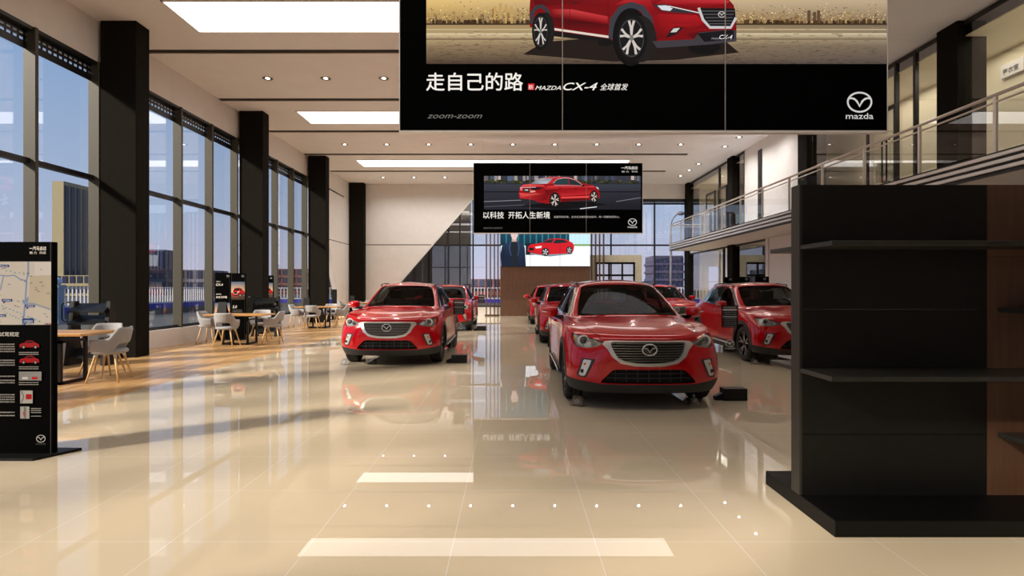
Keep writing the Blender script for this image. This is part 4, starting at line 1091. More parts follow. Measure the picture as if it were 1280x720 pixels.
banner(-1.422, 4.76, 7.11, 3.40, 5.89, art_one, 'big black hanging banner in front with a red car on a wet road')
banner(-1.406, 4.775, 20.5, 3.42, 5.97, art_two, 'farther black hanging banner with a red saloon car seen from behind')

# ---------------------------------------------------------------- screen, walnut wall, slats
b = MB(); b.box((-.585,28.0,0),(3.90,28.35,2.47)); wo = b.build('walnut_wall', M['walnut']); tag(wo, 'walnut veneer wall standing under the video screen', 'partition wall')
b = MB(); b.box((-.585,28.0,2.48),(3.90,28.35,5.14)); b.build('upper_backing', M['black'], wo)
scr = empty('video_screen', (-.565, 27.96, 2.49), 0, 'bright video screen with a man in a dark jacket beside a red car', 'screen')
b = MB(); b.box((0,0,0),(4.44,.03,2.62)); b.build('screen_case', M['black'], scr)
def art_screen(a):
    S = 25.0
    def Z(x, y): return ((x-285)/5.14/S, (267-y)/5.14/S)
    a.rect(0,0,4.44,2.62,(244,248,252)); a.rect(0,.98,4.44,2.62,(206,232,240),(196,226,238))
    a.rect(*Z(285,135), *Z(725,-60), (16,44,58), (24,92,116))
    for k in range(11): a.rect(.25+k*.30, 1.05, .31+k*.30, 2.62, (30,110,130), (60,170,190))
    a.rect(0,2.25,3.4,2.62,(36,96,116)); a.rect(*Z(725,128), *Z(858,0), (198,232,240))
    for k in range(5): a.line([Z(740+k*26,126),Z(740+k*26,0)], .012, (160,212,226))
    a.rect(*Z(740,138), *Z(858,126), (122,160,96)); a.poly([Z(445,267),Z(858,267),Z(858,138),Z(445,138)], (246,249,252)); a.rect(*Z(445,195), *Z(500,120), (20,34,44))
    a.poly([Z(*p) for p in [(470,190),(600,205),(740,190),(750,180),(480,178)]], (130,140,150))
    a.poly([Z(*p) for p in [(458,168),(460,146),(475,128),(545,118),(590,94),(650,88),(705,96),(748,118),(757,142),(752,168),(740,184),(620,190),(540,192),(480,182)]], (206,26,38))
    a.poly([Z(*p) for p in [(545,118),(592,97),(630,94),(610,118)]], (38,40,48)); a.poly([Z(*p) for p in [(618,118),(640,95),(690,98),(722,114),(640,122)]], (30,40,46))
    a.poly([Z(*p) for p in [(465,150),(495,148),(500,168),(468,166)]], (30,22,26)); a.poly([Z(*p) for p in [(505,142),(550,136),(545,150),(512,154)]], (232,222,222)); a.line([Z(480,178),Z(540,186)], .02, (110,10,18))
    wheel_art(a, *Z(572,176), .19, .21, col=(210,210,214)); wheel_art(a, *Z(725,164), .15, .19, col=(210,210,214))
    # man: trousers and jacket, shirt, neck, head, hair
    a.poly([Z(*p) for p in [(287,267),(284,190),(292,140),(318,122),(352,104),(392,104),(420,118),(440,146),(447,267)]], [(20,32,56),(18,30,52),(30,46,74),(34,52,80),(30,44,70),(30,44,70),(36,54,84),(30,46,74),(22,34,60)])
    a.poly([Z(*p) for p in [(352,106),(392,106),(398,190),(392,267),(356,267),(348,190)]], (26,34,42))
    for q in ([(352,104),(340,150),(352,200)],[(392,104),(404,150),(394,200)]): a.line([Z(*p) for p in q], .05, (52,74,108))
    a.line([Z(306,160),Z(302,260)], .02, (10,16,30)); a.line([Z(428,160),Z(432,260)], .02, (10,16,30))
    a.poly([Z(*p) for p in [(356,110),(388,110),(388,78),(358,78)]], (196,164,156))
    a.ell(*Z(373,58), .175, .30, (226,196,190)); a.ell(*Z(351,60), .03, .06, (206,170,164)); a.ell(*Z(396,60), .03, .06, (206,170,164))
    a.ell(*Z(372,36), .185, .17, (30,26,28), a0=0, a1=180); a.poly([Z(*p) for p in [(349,52),(349,30),(356,36),(356,46)]], (30,26,28))
    for x in (365,382): a.ell(*Z(x,56), .028, .012, (40,32,32), 10); a.line([Z(x-5,51),Z(x+5,50)], .016, (48,38,38))
    a.line([Z(374,58),Z(376,68),Z(372,70)], .012, (186,150,144)); a.line([Z(366,77),Z(381,77)], .016, (166,104,104))
a = Art(); art_screen(a); p = a.build('picture', M['ink_screen'], scr); p.location = (0,-.004,0)
for k in (1, 2):
    b = MB(); b.box((4.44*k/3-.006,-.018,0),(4.44*k/3+.006,-.014,2.62)); b.build('screen_joint', M['black'], scr)
M['slat_wood'] = noise_mat('walnut slat', (70,46,32),(96,68,48), 9, .45, stretch=(1,1,.1))
sl = empty('slat_screen', (0, 28.12, 0), 0, 'row of thin upright walnut slats left of the walnut wall', 'slat screen', 'slat screens beside the walnut wall')
sr = empty('slat_screen', (0, 28.12, 0), 0, 'row of thin upright walnut slats right of the walnut wall', 'slat screen', 'slat screens beside the walnut wall')
for root, us in ((sl,(608,613,618,622.5)),(sr,(739.5,744.5,749.5,754.5))):
    for u in us:
        x = (u-640)/F*28.12; b = MB(); b.box((x-.028,-.09,.06),(x+.028,.09,5.14)); b.build('slat', M['slat_wood'], root)
    b = MB(); xa = (us[0]-642)/F*28.12; xb = (us[-1]-638)/F*28.12; b.box((xa,-.1,0),(xb,.1,.07)); b.box((xa,-.1,5.14),(xb,.1,5.2)); b.build('rail', M['slat_wood'], root)
# entrance portal in the end wall
M['stone'] = noise_mat('beige stone', (176,168,146),(196,188,166), 14, .6)
pt = empty('entrance_portal', (5.28, 28.5, 0), 0, 'beige framed entrance portal with black glazed doors in the end wall', 'portal')
b = MB(); b.box((-1.33,0,0),(-1.0,.45,3.08)); b.box((1.0,0,0),(1.33,.45,3.08)); b.box((-1.0,0,2.72),(1.0,.45,3.08)); b.build('surround', M['stone'], pt)
b = MB(); 
for x in (-1.0,-.36,.32,.92): b.box((x,.1,0),(x+.08,.2,2.72))
for z in (0,1.62,2.0,2.62): b.box((-1.0,.1,z),(1.0,.2,z+.1))
b.build('door_bars', M['blacksteel'], pt)
b = MB(); b.box((-1.0,.14,0),(1.0,.15,2.7)); b.build('door_glass', M['glass_r'], pt)

# ---------------------------------------------------------------- cars
car = make_car(M, (1.555, 7.15-AX_F, 0), 'nearest red car facing the camera, in front of the big banner', 'red showroom cars')
for x, y, lab in ((-2.215, 10.71, 'red car at the front left with its right side towards the wooden floor'),
                  (-2.23, 18.75, 'red car behind the front left car, half hidden by it'),
                  (1.60, 14.5, 'red car directly behind the nearest car in the middle row'),
                  (1.60, 22.0, 'last red car of the middle row, close to the walnut wall'),
                  (5.32, 10.75, 'red car at the right, partly behind the black display shelf'),
                  (5.32, 18.9, 'red car between the nearest car and the right car, far back')):
    c = copy_tree(car); c.location = (x, y-AX_F, 0); c['label'] = lab

# clear wheel plates at the front wheels
def wheel_plate(x, y, lab, rz=0):
    o = empty('wheel_plate', (x, y-.10, 0), rz, lab, 'wheel plate', 'clear acrylic plates at the front wheels')
    b = MB(); b.add([(-.08,-.02,.002),(.08,-.02,.002),(.08,.06,.11),(-.08,.06,.11),(-.08,-.012,.002),(.08,-.012,.002),(.08,.068,.11),(-.08,.068,.11)], [(0,1,2,3),(7,6,5,4),(0,4,5,1),(1,5,6,2),(2,6,7,3),(3,7,4,0)]); b.build('plate', M['plate'], o)
    b = MB(); b.box((-.08,-.02,.0),(.08,.09,.004)); b.build('foot', M['plate'], o)
    a = Art(); a.emblem(0, .065, .06, (206,206,208), False); p = a.build('printed_emblem', M['ink_dim'], o, ) ; p.rotation_euler = (math.radians(-37),0,0); p.location = (0,-.028,0)
M['plate'] = glass_mat('smoky clear acrylic', (.86,.87,.88), .06, .6)
for x, y, lab, rz in ((.76,6.74,'clear plate at the left wheel of the nearest car',-.7),(2.18,6.82,'clear plate under the right side of the nearest car',.5),
                  (-3.08,10.32,'clear plate at the left wheel of the front left car',-.7),(-2.55,10.35,'clear plate under the middle of the front left car',.5),
                  (4.45,10.35,'clear plate at the front wheel of the car at the right',-.3)): wheel_plate(x, y, lab, rz)

# specification stands
def spec_stand(x, y, lab):
    o = empty('specification_stand', (x, y, 0), 0, lab, 'stand', 'clear specification stands beside the cars')
    b = MB(); b.bev((-.145,-.06,0),(.145,.10,.15), .004, None, 1); b.build('weight_block', M['black'], o)
    b = MB(); b.box((-.24,-.02,0),(-.145,.06,.05)); b.prism([(-.24,.05),(-.145,.05),(-.145,.09)], 'y', -.02, .06); b.build('foot', M['black'], o)
    b = MB(); b.box((-.16,.10,.0),(.13,.108,1.22)); b.build('acrylic_sheet', M['acrylic'], o)
    a = Art(); a.rect(-.12,.90,.09,1.18,(12,12,13)); a.rect(-.10,1.14,.07,1.165,(120,122,124)); a.rect(-.105,1.115,.075,1.13,(228,228,228))
    for z in (1.085,1.06,1.01,.985,.96,.935,.91):
        a.rect(-.085,z,.075,z+.014,(84,88,92))
        for k in range(7): a.rect(-.075+k*.022,z,-.073+k*.022,z+.014,(190,192,194))
        a.rect(-.105,z,-.09,z+.012,(150,60,60))
    a.rect(-.105,1.032,.075,1.045,(170,172,174))
    p = a.build('specification_sheet', M['ink_dim'], o); p.location = (0,.098,0)
    a = Art(); a.emblem(0, .70, .105, (226,222,216)); p = a.build('emblem', M['ink_dim'], o); p.location = (-.015,.098,0)
spec_stand(2.775, 7.0, 'clear specification stand with black block beside the nearest car')
spec_stand(-.99, 10.5, 'clear specification stand with black block beside the front left car')
spec_stand(-1.0, 18.4, 'small far specification stand beside the second car of the left row')

# ---------------------------------------------------------------- poster stands
M['stand_edge'] = mat('stand aluminium edge', (70,68,66), .3, .6)
def poster(x, y, w_, h, art, lab, grp, rz=0, ext=.02):
    o = empty('poster_stand', (x, y, 0), rz, lab, 'poster stand', grp)
    b = MB(); b.box((-w_/2,0,.02),(w_/2,.05,h)); b.build('board', M['case'], o)
    b = MB(); b.box((w_/2-.018,-.003,.02),(w_/2-.012,.0,h)); b.box((-w_/2+.012,-.003,.02),(-w_/2+.018,0,h)); b.build('edge_trim', M['stand_edge'], o)
    b = MB(); b.prism([(-w_/2-ext*.3,-.14),(w_/2-ext*.4,-.14),(w_/2+ext,.16),(-w_/2-ext*.3,.20)], 'z', 0, .022); b.build('base', M['black'], o)
    a = Art(); art(a); p = a.build('print', M['ink_dim'], o); p.location = (0,-.004,0)
    return o
def mini_car(a, x, z, s, body=(160,16,24)):
    a.poly([(x+p*s, z+q*s) for p, q in [(-.5,.05),(-.5,.20),(-.38,.26),(-.26,.28),(-.12,.40),(.14,.40),(.32,.28),(.47,.22),(.5,.06)]], body)
    a.poly([(x+p*s, z+q*s) for p, q in [(-.20,.28),(-.10,.37),(.12,.37),(.26,.28)]], (24,22,26))
    for c in (-.30,.30): a.ell(x+c*s, z+.07*s, .09*s, .10*s, (14,14,14), 14); a.ell(x+c*s, z+.07*s, .055*s, .062*s, (150,150,152), 10)
def front_car(a, x, z, s):
    """red car three-quarter from the front on a sunset ground"""
    a.poly([(x+p*s, z+q*s) for p, q in [(-.46,.10),(-.48,.34),(-.38,.46),(-.26,.66),(.10,.70),(.26,.64),(.38,.48),(.50,.40),(.52,.16),(.30,.04),(-.30,.04)]], (178,24,26))
    a.poly([(x+p*s, z+q*s) for p, q in [(-.34,.48),(-.24,.62),(.08,.66),(.12,.48)]], (26,22,26)); a.poly([(x+p*s, z+q*s) for p, q in [(.16,.48),(.14,.64),(.24,.60),(.34,.48)]], (26,22,26))
    a.poly([(x+p*s, z+q*s) for p, q in [(-.34,.36),(-.06,.36),(-.10,.22),(-.30,.22)]], (20,18,20)); a.line([(x-.36*s,z+.36*s),(x-.30*s,z+.20*s),(x-.10*s,z+.20*s),(x-.04*s,z+.36*s)], .03*s, (206,200,196))
    a.line([(x-.46*s,z+.36*s),(x-.36*s,z+.36*s)], .04*s, (224,222,220)); a.line([(x-.04*s,z+.36*s),(x+.10*s,z+.40*s)], .05*s, (224,222,220)); a.rect(x-.32*s,z+.08*s,x-.04*s,z+.16*s,(18,16,18))
    for c, r in ((.16,.14),(.44,.11)): a.ell(x+c*s, z+.12*s, r*s, (r+.03)*s, (12,12,12), 16); a.ell(x+c*s, z+.12*s, r*.6*s, (r+.03)*.6*s, (120,118,118), 12)
def scene_pic(a, x0, z0, x1, z1, s):
    zm = z0+(z1-z0)*.38
    a.rect(x0, zm, x1, z1, (226,190,140), (70,96,128)); a.rect(x0, z0, x1, zm, (40,34,32), (136,104,76)); front_car(a, (x0+x1)/2, z0+(z1-z0)*.16, s)
def art_left(a):
    a.text('MAZDA', -.17, 1.56, .035, WHT, .2); a.text('CX-4', -.17, 1.46, .085, WHT, .2, .03); a.text('全球首发', -.17, 1.22, .036, WHT); a.text('走自己的路', -.17, 1.13, .062, WHT, 0, .02, width=.30)
    scene_pic(a, -.205, .55, .205, 1.00, .38); a.emblem(.15, 1.72, .06, (200,200,200), False)
def art_right(a):
    a.emblem(.13, 1.72, .06, (200,200,200), False); scene_pic(a, -.185, 1.08, .185, 1.57, .36); a.text('2.0', -.15, .86, .10, WHT, .15, .01)
    for k in range(4): a.rect(-.15, .80-k*.04, .12, .812-k*.04, (110,108,106))
G2 = 'poster stands by the second window pillar'
poster(-7.81, 15.1, .42, 1.81, art_left, 'black poster stand with white lettering above a red car picture', G2, 0, 0)
poster(-7.385, 15.1, .38, 1.80, art_right, 'black poster stand with a red car picture at upper mid height, beside the lettered one', G2, 0, 0)
poster(-7.98, 18.25, .40, 1.81, art_right, 'poster stand half hidden behind the second window pillar', G2, 0, 0)
def blank(a): a.emblem(.07, 1.67, .08, (190,188,184), False)
for i, (x, y, nm) in enumerate(((6.72,17.4,'leftmost'),(7.05,17.0,'middle'),(7.42,16.6,'rightmost'))):
    poster(x, y, .28+.06*i, 1.74, blank, '%s black stand with a small emblem behind the car at the right' % nm, 'black stands under the gallery')
def art_map(a):
    R_ = 1/150.0      # photo pixels at this distance
    def P(u, v): return ((u-66)*R_+.405, (570-v)*R_)
    a.rect(*P(-56,406), *P(64.5,327), (186,180,172))
    a.poly([P(38,346),P(64.5,342),P(64.5,388),P(36,380)], (176,166,148)); a.rect(*P(44,344), *P(64.5,328), (192,188,184))
    rd = (122,140,172)
    for pts, w_ in (([P(-56,340),P(0,344),P(10,345),P(18,344),P(26,349),P(33,351)],.010),([P(36,327),P(36,340),P(34,350),P(32,380),P(29,406)],.014),([P(5,345),P(1,363)],.010),([P(30,380),P(42,379),P(64,387)],.010),([P(-40,327),P(-46,370),P(-30,406)],.010)): a.line(pts, w_, rd)
    a.poly([P(28,376),P(33,374),P(36,370),P(36,376),P(34,381),P(30,380)], rd)
    for k in range(9): a.ell(*P(-8+k*5.5, 334+k*1.2+(k % 2)), .006, .005, (60,150,180), 8)
    for k in range(12): a.rect(*P(-2+k*4.6, 381+k*1.9), *P(.2+k*4.6, 380+k*1.9), (90,160,180)); a.rect(*P(-2+k*3.6, 387+k*1.7), *P(-.4+k*3.6, 386+k*1.7), (90,160,180))
    for u, v, ww in ((-6,334,18),(3,377,13),(32,384,12),(-6,396,14),(29,404,14)):
        hh = 3.2 if ww != 14 or u < 0 else 6; a.rect(*P(u,v), *P(u+ww,v-hh), (24,52,118)); a.poly([P(u+2,v),P(u+5,v),P(u+1.5,v+2.5)], (24,52,118))
        a.text('试驾路线', *P(u+1.2,v-.6), hh*R_*.7, (214,220,232), width=(ww-2.4)*R_)
    random.seed(3)
    for k in range(34):
        u = random.uniform(-20,61); v = random.uniform(330,403); a.rect(*P(u,v), *P(u+random.uniform(1.5,3.5),v-.6), (96,90,90))
    for k, c in enumerate(((190,40,40),(60,90,150),(190,40,40))): a.rect(*P(57+k*2.6,405.6), *P(58.6+k*2.6,404), c)
    a.text('一汽马自达', *P(59,312.6), .036, WHT, .1, .025, width=.142, align='r'); a.text('魅·力', *P(38,317.3), .024, WHT, width=.060); a.text('科技', *P(58.6,317.3), .024, WHT, width=.055, align='r')
    a.text('安全试驾规定', *P(25,420), .040, (226,222,216), 0, .005, width=.245, align='r')
    g = (172,168,162); a.k += 1; a.hold = True
    for v in (431,434,437,440,   451,454,457,   471,476,479,   494,497,500,503,   516,520):
        u = -48.0
        while u < 19:
            ww = random.uniform(1.0,1.6); a.rect(*P(u,v), *P(u+ww*.8,v-1.5), g); u += 1.7
    a.hold = False
    mini_car(a, *P(38,435.5), .165, (150,18,24)); mini_car(a, *P(38,454.6), .165)
    a.rect(*P(24.8,475.5), *P(53,464.5), (150,148,146)); 
    for k in range(5): a.line([P(25,466+k*2),P(53,466+k*2)], .003, (96,94,92))
    a.rect(*P(41,474), *P(48,471), (190,20,28)); a.rect(*P(29,474), *P(36,471), (206,204,200))
    a.rect(*P(26.5,504), *P(42,488), (176,172,166)); a.line([P(28,488.5),P(31,496),P(28,503.5)], .01, (110,106,102)); a.rect(*P(33.5,499), *P(41,492.5), (176,24,30))
    a.rect(*P(26.5,523), *P(38,508), (166,162,158)); a.rect(*P(31,508.5), *P(34,522.5), (120,118,114)); a.rect(*P(30.4,519), *P(32,514.5), (190,30,34)); a.rect(*P(31,513), *P(33,511.8), (60,140,60))
    a.k += 1; a.hold = True
    for u0, u1, vs_ in ((25,50,(441,443.4,459,461.4,478.5,481)),(40,53,(511,513.5,516,520.5))):
        for v in vs_:
            u = u0
            while u < u1-1: a.rect(*P(u,v), *P(u+.9,v-1.0), g); u += 1.3
    a.emblem(*P(52.3,548), .072, (196,192,186))
poster(-4.235, 4.67, .81, 1.785, art_map, 'tall black poster stand with a street map at the left edge', 'tall poster stand', 0, .12)

# ---------------------------------------------------------------- tables and chairs
def make_chair():
    o = empty('armchair', (0,0,0), 0, 'x', 'chair', 'grey armchairs round the oak tables')
    # shell: band that sweeps round the back and falls to the seat at the sides
    n = 40; m_ = 6; outer = []; inner = []
    vs = []; fs = []
    def up(t):
        c = abs(t)
        if c < 42: return .815
        if c < 75: k = (c-42)/33; k = k*k*(3-2*k); return .815+(.655-.815)*k
        return .655-.02*(c-75)/60
    def lo_(t):
        c = abs(t)
        if c < 36: return .575
        if c < 62: k = (c-36)/26; k = k*k*(3-2*k); return .575+(.43-.575)*k
        return .43+.035*(c-62)/70
    for side in (0, 1):
        for i in range(n+1):
            t = -132+264*i/n; r = math.radians(t)
            z0, z1 = lo_(t), up(t)
            for j in range(m_+1):
                z = z0+(z1-z0)*j/m_; fl = (z-.43)/.38
                rx = .235+.055*fl - side*.038; ry = .225+.075*fl - side*.038
                edge = .012*(1 if j in (0, m_) else 0)*(1 if side == 0 else -1)
                x = (rx-edge)*math.sin(r)*(1 if abs(t) < 90 else 1.0); y = (ry-edge)*math.cos(r)
                if abs(t) > 90: x = (rx-edge)*(1-.10*((abs(t)-90)/42)**2)*(1 if t > 0 else -1); y = -(abs(t)-90)/42*.17
                vs.append((x, y, z))
    w_ = (m_+1); B = (n+1)*w_
    for i in range(n):
        for j in range(m_):
            p = i*w_+j; fs.append((p,p+w_,p+w_+1,p+1)); fs.append((B+p,B+p+1,B+p+w_+1,B+p+w_))
        for j in (0, m_):
            p = i*w_+j; q = (p,B+p,B+p+w_,p+w_); fs.append(q if j == m_ else q[::-1])
    for i in (0, n):
        for j in range(m_):
            p = i*w_+j; q = (p,p+1,B+p+1,B+p); fs.append(q if i == 0 else q[::-1])
    b = MB(); b.add(vs, fs, None, True); b.build('backrest', M['cloth'], o)
    # seat pad
    b = MB(); pr = []
    for k, (s_, z) in enumerate([(0,.415),(.80,.415),(.97,.43),(1.0,.455),(.95,.478),(.8,.484),(.4,.476),(0,.472)]):
        pr.append([(math.copysign(abs(math.cos(t))**.75, math.cos(t))*.232*s_, math.copysign(abs(math.sin(t))**.75, math.sin(t))*.225*s_-.0, z) for t in [2*math.pi*i/32 for i in range(32)]])
    vs = [p for r in pr for p in r]
    b.add(vs, [(i*32+j,i*32+(j+1) % 32,(i+1)*32+(j+1) % 32,(i+1)*32+j) for i in range(len(pr)-1) for j in range(32)], None, True); b.build('seat', M['cloth'], o)
    for sx in (-1,1):
        for sy in (-1,1):
            b = MB(); b.tube([(sx*.135,sy*.125,.42),(sx*.235,sy*.215,.0)], [.019,.011], 10); lg = b.build('leg', M['leg_wood'], o)
            b = MB(); b.tube([(sx*.133,sy*.123,.425),(sx*.147,sy*.136,.372)], [.022,.021], 10); b.build('socket', M['stub'], lg)
    return o
proto = None
def chair(x, y, rz, lab):
    global proto
    if proto is None: proto = make_chair(); c = proto
    else: c = copy_tree(proto)
    c.location = (x, y, 0); c.rotation_euler = (0,0,math.radians(rz)); c['label'] = lab
def table(x, y, lab, sign=True):
    o = empty('table', (x, y, 0), 0, lab, 'table', 'oak tables with black steel frames')
    b = MB(); b.bev((-.72,-.40,.712),(.72,.40,.75), .006, None, 1); b.build('tabletop', M['oak'], o)
    for lx in (-.30,.30):
        b = MB(); s_ = .022
        b.box((lx-s_,-.26,.0),(lx+s_,-.26+2*s_,.712)); b.box((lx-s_,.26-2*s_,.0),(lx+s_,.26,.712)); b.box((lx-s_,-.26,0),(lx+s_,.26,2*s_)); b.box((lx-s_,-.26,.60),(lx+s_,.26,.64)); b.build('leg', M['blacksteel'], o)
    b = MB(); b.box((-.30,-.26,0),(.30,-.216,.04)); b.box((-.30,-.02,.67),(.30,.02,.712)); b.build('stretcher', M['blacksteel'], o)
    if sign:
        t = empty('table_sign', (x-.42, y-.05, .75), 0, None, 'table sign', 'dark tent signs on the tables')
        b = MB(); b.add([(-.12,-.05,0),(.12,-.05,0),(.10,0,.30),(-.10,0,.30),(-.12,-.045,0),(.12,-.045,0),(.10,.006,.30),(-.10,.006,.30)], [(0,1,2,3),(7,6,5,4),(0,4,5,1),(1,5,6,2),(2,6,7,3),(3,7,4,0)]); b.build('front_leaf', M['black'], t)
        b = MB(); b.add([(-.12,.09,0),(.12,.09,0),(.10,.006,.30),(-.10,.006,.30),(-.12,.085,0),(.12,.085,0),(.10,.001,.29),(-.10,.001,.29)], [(0,1,2,3),(7,6,5,4),(0,4,5,1),(1,5,6,2),(2,6,7,3),(3,7,4,0)]); b.build('rear_leaf', M['black'], t)
        return t
    return None
for k, (ty, nm, which) in enumerate(((8.32,'nearest','the tall map stand'),(14.05,'second',''),(19.8,'third',''),(25.4,'farthest',''))):
    tx = -6.82
    t = table(tx, ty, '%s oak table on a black steel frame on the wooden floor' % nm)
    t['label'] = 'dark tent sign on the %s oak table' % nm
    chair(tx+.76, ty+.12, -90+12, 'grey armchair at the right end of the %s oak table' % nm)
    chair(tx+.15, ty+.80, 8, 'grey armchair on the far side of the %s oak table' % nm)
    chair(tx-.82, ty+.1, 90, 'grey armchair at the window end of the %s oak table' % nm)
    if k: chair(tx+.03, ty-.72, 182, 'grey armchair on the near side of the %s oak table' % nm)

# magazine racks
def rack(x, y, lab):
    o = empty('magazine_rack', (x, y, 0), 0, lab, 'rack', 'black magazine racks by the windows')
    for sx in (-.33,.33):
        b = MB(); b.prism([(-.18,0),(.18,0),(.10,1.16),(-.02,1.16)], 'x', sx-.035, sx+.035); b.build('side_panel', M['black'], o)
    for z in (.20,.52,.80,1.02):
        b = MB(); b.add([(-.33,-.15,z-.04),(.33,-.15,z-.04),(.33,.08,z+.10),(-.33,.08,z+.10),(-.33,-.15,z-.065),(.33,-.15,z-.065),(.33,.08,z+.075),(-.33,.08,z+.075)], [(0,1,2,3),(7,6,5,4),(0,4,5,1),(1,5,6,2),(2,6,7,3),(3,7,4,0)]); b.build('shelf', M['black'], o)
    b = MB(); b.tube([(-.33,.0,.78),(-.50,.0,.78),(-.54,0,.84),(-.54,0,1.08),(-.50,0,1.14),(-.33,0,1.14)], .014, 8); b.build('side_rail', M['blacksteel'], o)
rack(-7.70, 10.25, 'black magazine rack by the window behind the nearest oak table')
rack(-7.15, 16.3, 'black magazine rack before the second window pillar')
o = empty('kiosk', (-7.93, 25.0, 0), 0, 'slim black upright kiosk by the slanting white wall', 'kiosk')
b = MB(); b.bev((-.10,-.06,.03),(.10,.06,1.34), .01, None, 1); b.build('body', M['black'], o); b = MB(); b.box((-.18,-.14,0),(.18,.14,.03)); b.build('base', M['black'], o)

# ---------------------------------------------------------------- black display shelf, right foreground
o = empty('display_shelf', (1.815, 3.58, 0), 0, 'large black display shelf with walnut end section in the right foreground', 'display shelf')
b = MB(); b.bev((-.005,-.44,0),(2.5,.42,.095), .004, None, 1); b.build('plinth', M['deep_black'], o)
for z0, z1 in ((.095,.475),(.479,1.262),(1.266,2.05)):
    b = MB(); b.box((0,-.05,z0),(1.178,.05,z1)); b.build('back_panel', M['black'], o)
b = MB(); b.box((-.004,-.052,.095),(.012,.052,2.052)); b.build('end_strip', M['shelf_edge'] if 'shelf_edge' in M else M['black'], o)
b = MB(); b.box((1.18,-.05,.095),(2.4,.05,2.05)); b.build('walnut_panel', M['walnut'], o)
for z in (.895, 1.67):
    b = MB(); b.bev((0,-.40,z-.028),(2.4,-.05,z), .003, None, 1); b.bev((0,.05,z-.028),(2.4,.36,z), .003, None, 1); b.build('shelf', M['shelf'] if 'shelf' in M else M['black'], o)
for z in (.49, 1.275):
    b = MB(); b.bev((1.245,-.40,z-.028),(2.4,-.05,z), .003, None, 1); b.build('shelf', M['shelf'] if 'shelf' in M else M['black'], o)
# ---------------------------------------------------------------- outside
M['asphalt'] = noise_mat('asphalt', (70,68,66),(84,82,80), 4, .8)
M['bluepaint'] = mat('blue hoarding', (22,40,150), .5)
M['fence_white'] = mat('white fence metal', (206,204,208), .5)
M['globe'] = mat('pale blue globe', (150,176,206), .15)
M['post_blue'] = mat('blue grey post', (110,134,160), .5)
M['tower_beige'] = mat('tower beige', (150,138,104), .7); M['tower_glass'] = mat('tower glass', (34,40,66), .25)
M['tower_grey'] = mat('tower grey', (96,94,104), .7); M['brick'] = mat('brick red', (112,66,62), .8); M['violet'] = mat('violet facade', (70,66,92), .5)
b = MB(); b.box((-260,-120,-.6),(-8.9,400,-.35)); b.box((-8.9,YB+.3,-.6),(260,400,-.35)); b.box((-8.9,-120,-.6),(260,YF-.2,-.35)); o = b.build('street', M['asphalt']); o['kind'] = 'structure'
def fence(root, p, q, n):
    d = (q-p); L_ = d.length; u = d/L_; nrm = Vector((-u.y,u.x,0))
    b = MB()
    for i in range(n+1):
        c = p+d*(i/n); r = .03
        b.box((c.x-r,c.y-r,.36),(c.x+r,c.y+r,1.46))
    for z in (.42,1.40):
        vs = []
        for s_ in (-.03,.03):
            for e_ in (p, q): vs += [tuple(e_+nrm*s_+Vector((0,0,z-.035))), tuple(e_+nrm*s_+Vector((0,0,z+.035)))]
        b.add(vs, [(0,2,3,1),(4,5,7,6),(1,3,7,5),(0,4,6,2),(0,1,5,4),(2,6,7,3)])
    b.build('pales', M['fence_white'], root)
    b = MB(); vs = []
    for s_ in (-.1,.1):
        for e_ in (p, q): vs += [tuple(e_+nrm*s_+Vector((0,0,.02))), tuple(e_+nrm*s_+Vector((0,0,.36)))]
    b.add(vs, [(0,2,3,1),(4,5,7,6),(1,3,7,5),(0,4,6,2),(0,1,5,4),(2,6,7,3)]); b.build('blue_base', M['bluepaint'], root)
    b = MB(); vs = [(x,y,z-(.37 if z < .1 else .335)) for x, y, z in vs]; b.add(vs, [(0,2,3,1),(4,5,7,6),(1,3,7,5),(0,4,6,2),(0,1,5,4),(2,6,7,3)]); b.build('kerb', M['asphalt'], root)
f1 = empty('fence', (0,0,0), 0, 'white railing fence on a blue base along the street, seen through the side windows', 'fence', 'street fences'); fence(f1, V(-24,-5,0), V(-24,51.5,0), 200)
f2 = empty('fence', (0,0,0), 0, 'white railing fence on a blue base seen through the end wall glass', 'fence', 'street fences'); fence(f2, V(-23.9,52,0), V(34,52,0), 190)
def bollard(x, y, lab):
    o = empty('bollard', (x,y,-.35), 0, lab, 'bollard', 'globe topped bollards outside')
    b = MB(); b.bev((-.2,-.2,0),(.2,.2,1.85), .03); b.box((-.26,-.26,0),(.26,.26,.2)); b.box((-.24,-.24,1.75),(.24,.24,1.9)); b.build('post', M['post_blue'], o)
    b = MB(); b.sphere((0,0,2.08), .2, None, 20); b.build('globe', M['globe'], o)
bollard(-22.4, 27.6, 'blue grey bollard with a pale globe outside the first window')
bollard(8.3, 34.0, 'bollard with a pale blue globe outside the end wall glass')
def tower(name, x, y, w_, d, h, lab, wall, gl, nx, ny, nf, rz=0, cat='building'):
    o = empty(name, (x,y,-.35), rz, lab, cat, 'distant buildings')
    b = MB(); b.box((-w_/2,-d/2,0),(w_/2,d/2,h)); b.build('walls', wall, o)
    b = MB(); e_ = .15
    for k in range(nx):
        c = -w_/2+(k+.5)*w_/nx; ww = w_/nx*.32
        b.box((c-ww,-d/2-e_,h*.04),(c+ww,-d/2+.1,h*.965))
    for k in range(ny):
        c = -d/2+(k+.5)*d/ny; ww = d/ny*.32
        b.box((w_/2-.1,c-ww,h*.04),(w_/2+e_,c+ww,h*.965))
    b.build('glazing', gl, o)
    if nf:
        b = MB()
        for k in range(nf):
            z = h*.06+k*(h*.9/nf); b.box((-w_/2-e_*1.5,-d/2-e_*1.5,z),(w_/2+e_*1.5,d/2,z+h*.25/nf))
        b.build('floor_bands', wall, o)
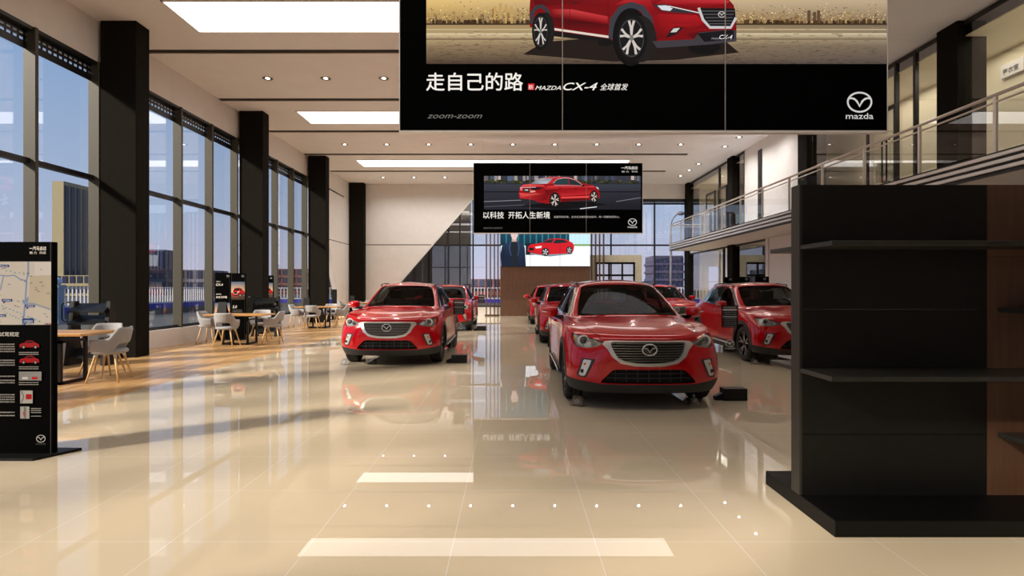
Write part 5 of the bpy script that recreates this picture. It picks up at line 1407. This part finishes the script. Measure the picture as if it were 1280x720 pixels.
# the tower in the first window, its podium, and lower blocks
tower('tower', -102.2, 130.3, 2.6, 8.6, 25.8, 'tall beige tower with dark window stripes seen through the first window', M['tower_beige'], M['tower_glass'], 0, 5, 0)
tower('office_block', -90, 108, 27, 9, 4.1, 'wide beige office block at the foot of the striped tower', M['tower_beige'], M['tower_glass'], 20, 6, 2)
tower('office_block', -84, 146, 14, 12, 6.3, 'low dark block seen through the middle window of the second bay', M['tower_grey'], M['tower_glass'], 6, 4, 2)
tower('glass_block', -106, 168, 8, 8, 13.0, 'blue glass block left of the low dark block', M['violet'], M['tower_glass'], 8, 4, 0)
tower('brick_building', -58, 158, 14, 10, 7.0, 'reddish brick building beyond the third window bay', M['brick'], M['tower_glass'], 7, 5, 3)
tower('brick_building', -7, 120, 12, 10, 3.6, 'low reddish building left of the walnut slats beyond the end wall glass', M['brick'], M['tower_glass'], 8, 3, 1)
tower('brick_building', -18, 150, 18, 10, 3.0, 'low brick row far beyond the end wall glass', M['brick'], M['tower_glass'], 12, 3, 1)
tower('office_block', 24.9, 92, 4.6, 6, 6.9, 'violet office block right of the street lamp beyond the end wall glass', M['violet'], M['tower_glass'], 6, 4, 5)
# dark wing of the building outside, behind the slanting edge
M['wing'] = noise_mat('dark cladding', (92,88,84),(104,100,96), 30, .6)
b = MB(); b.box((-8.9,31.0,-.35),(-2.3,31.4,8.2)); wg = b.build('dark_wing', M['wing']); tag(wg, 'dark clad outer wing behind the slanting white wall panel', 'building')
for x in (-5.4,-4.6,-3.6): 
    b = MB(); b.box((x-.03,30.96,0),(x+.03,31.0,8.0)); b.build('joint', M['frame'], wg)
for z in (4.9,5.6,6.2):  # pale bands put in for the bright streaks in the dark glass
    b = MB(); b.box((-6.5,30.95,z-.05),(-2.35,31.0,z+.05)); b.build('trim_band', M['alu'], wg)
lp = empty('street_lamp', (11.35,40,-.35), 0, 'street lamp with a curved arm outside, beyond the end of the gallery', 'street lamp')
b = MB(); b.tube([(0,0,0),(0,0,5.6)], [.10,.075], 10); b.build('pole', M['tower_grey'], lp)
b = MB(); b.tube([(0,0,5.5),(0,0,6.2),(.10,0,6.6),(.30,0,6.9),(.6,0,7.1)], .045, 8); b.build('arm', M['tower_grey'], lp)
b = MB(); b.sphere((.72,0,7.08), .24, None, 16, (1.2,.8,.6)); b.build('lamp_head', M['tower_grey'], lp)
